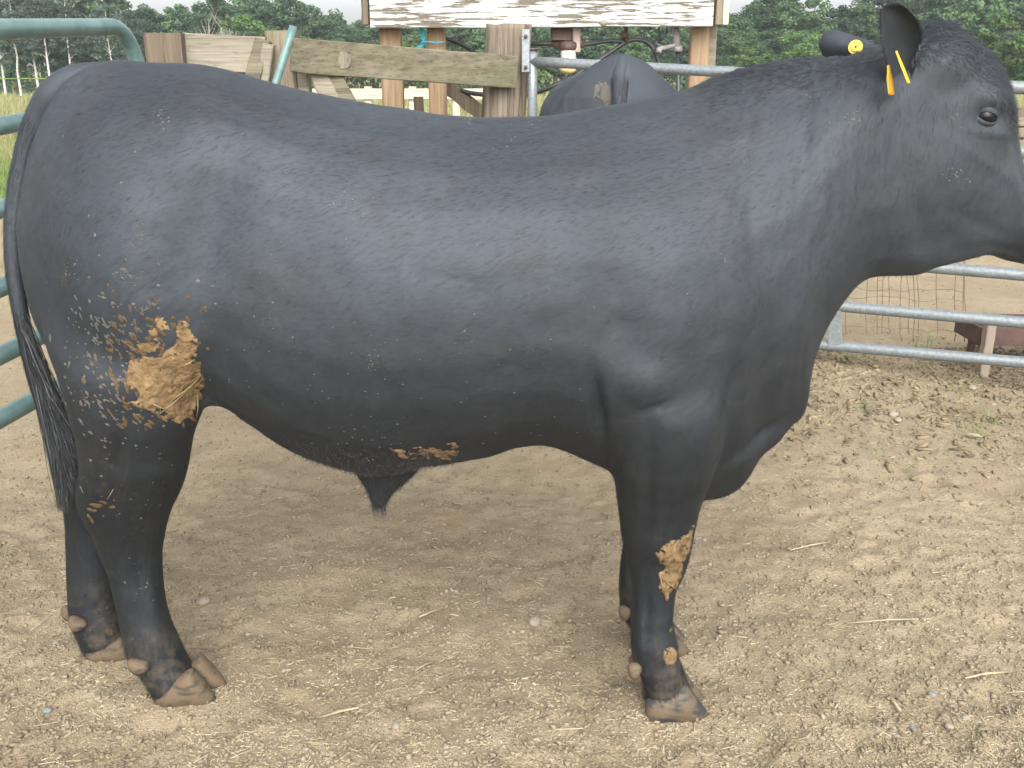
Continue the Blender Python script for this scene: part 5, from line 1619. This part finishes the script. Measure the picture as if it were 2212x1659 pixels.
# birches at left
for k, (px, yt, lab) in enumerate([(2, -30, 'leaning birch at the left edge of the picture'), (35, -20, 'second birch from the left edge'), (75, -40, 'birch standing over the rump of the bull, left of three'), (103, -35, 'birch right beside the tallest pale trunk'),
                                   (238, 0, 'slim birch showing under the green top rail'), (282, 10, 'birch beside the bent end of the green panel'), (150, -20, 'birch behind the middle of the green top rail')]):
    tree('birch', k, px, 0, 104 + rnd.uniform(-2, 2), yt, lab, 'birches at the left of the wood')
for k, (px, yt, lab) in enumerate([(455, 18, 'tall bare dead tree left of the light green bush'), (488, 22, 'bare dead tree just left of the bush'), (505, 30, 'thin bare tree behind the light green bush')]):
    tree('dead', k, px, 0, 105, yt, lab, 'bare trees before the wood', .8)
for k, (px, yt, D, lab) in enumerate([(550, 28, 100, 'light green bushy tree above the bleached board'), (1120, 92, 100, 'light green bush behind the gate hinge'), (1735, 62, 96, 'light green bush left of the bull ear'), (1615, 95, 96, 'light green bush beside the rightmost pine post'),
                                      (2195, 20, 80, 'large light green tree at the right edge'), (2150, 60, 84, 'light green tree next to the bull forehead'), (1885, 85, 92, 'small light green bush behind the far ear'), (1990, 20, 100, 'light green tree behind the near ear'), (700, 150, 100, 'low green bush under the mossy board'), (900, 60, 104, 'light green bush between the pine posts')]):
    tree('light', k, px, 0, D, yt, lab, 'light green bushes before the wood', 1.25)
# undergrowth closing the foot of the wood
N = 26000
ux = (rng.random(N) - .5) * 190; uy = 108 + rng.random(N) * 30
uz = ground_h(ux, uy, False) + rng.random(N) ** 1.3 * (2.6 + 1.2 * vnoise(ux * .2, uy * .2, 5))
n = rng.normal(size=(N, 3)) + [0, -.6, .6]; n /= np.linalg.norm(n, axis=1, keepdims=True)
t = np.cross(n, rng.normal(size=(N, 3))); t /= np.linalg.norm(t, axis=1, keepdims=True); bb = np.cross(n, t)
s = rng.uniform(.25, .6, (N, 1)); P = np.stack([ux, uy, uz], -1)
V = np.stack([P - t * s * .5, P - bb * s * .35, P + t * s * .5, P + bb * s * .35], 1)
ug = link('undergrowth', fast_mesh('undergrowth', V.reshape(-1, 3), np.arange(N * 4).reshape(-1, 4)), None, m_leaf_dark)
tag(ug, 'dark undergrowth along the foot of the wood', 'undergrowth', kind='stuff')


# ------------------------------------------------------------------ air between here and the wood
hz = bpy.data.meshes.new('haze')
bm = bmesh.new(); bmesh.ops.create_cube(bm, size=1); bm.to_mesh(hz); bm.free()
haze = link('haze', hz)
haze.location = (0, 330, 12); haze.scale = (900, 800, 32)
m_haze = bpy.data.materials.new('summer haze'); m_haze.use_nodes = True
hn = m_haze.node_tree; hn.nodes.clear()
ho = hn.nodes.new('ShaderNodeOutputMaterial'); hv = hn.nodes.new('ShaderNodeVolumePrincipled')
hv.inputs['Color'].default_value = (.88, .95, 1.0, 1); hv.inputs['Density'].default_value = .0005; hv.inputs['Anisotropy'].default_value = .1
hn.links.new(hv.outputs[0], ho.inputs['Volume'])
hz.materials.append(m_haze); tag(haze, 'thin summer haze in the air', 'haze', kind='stuff')
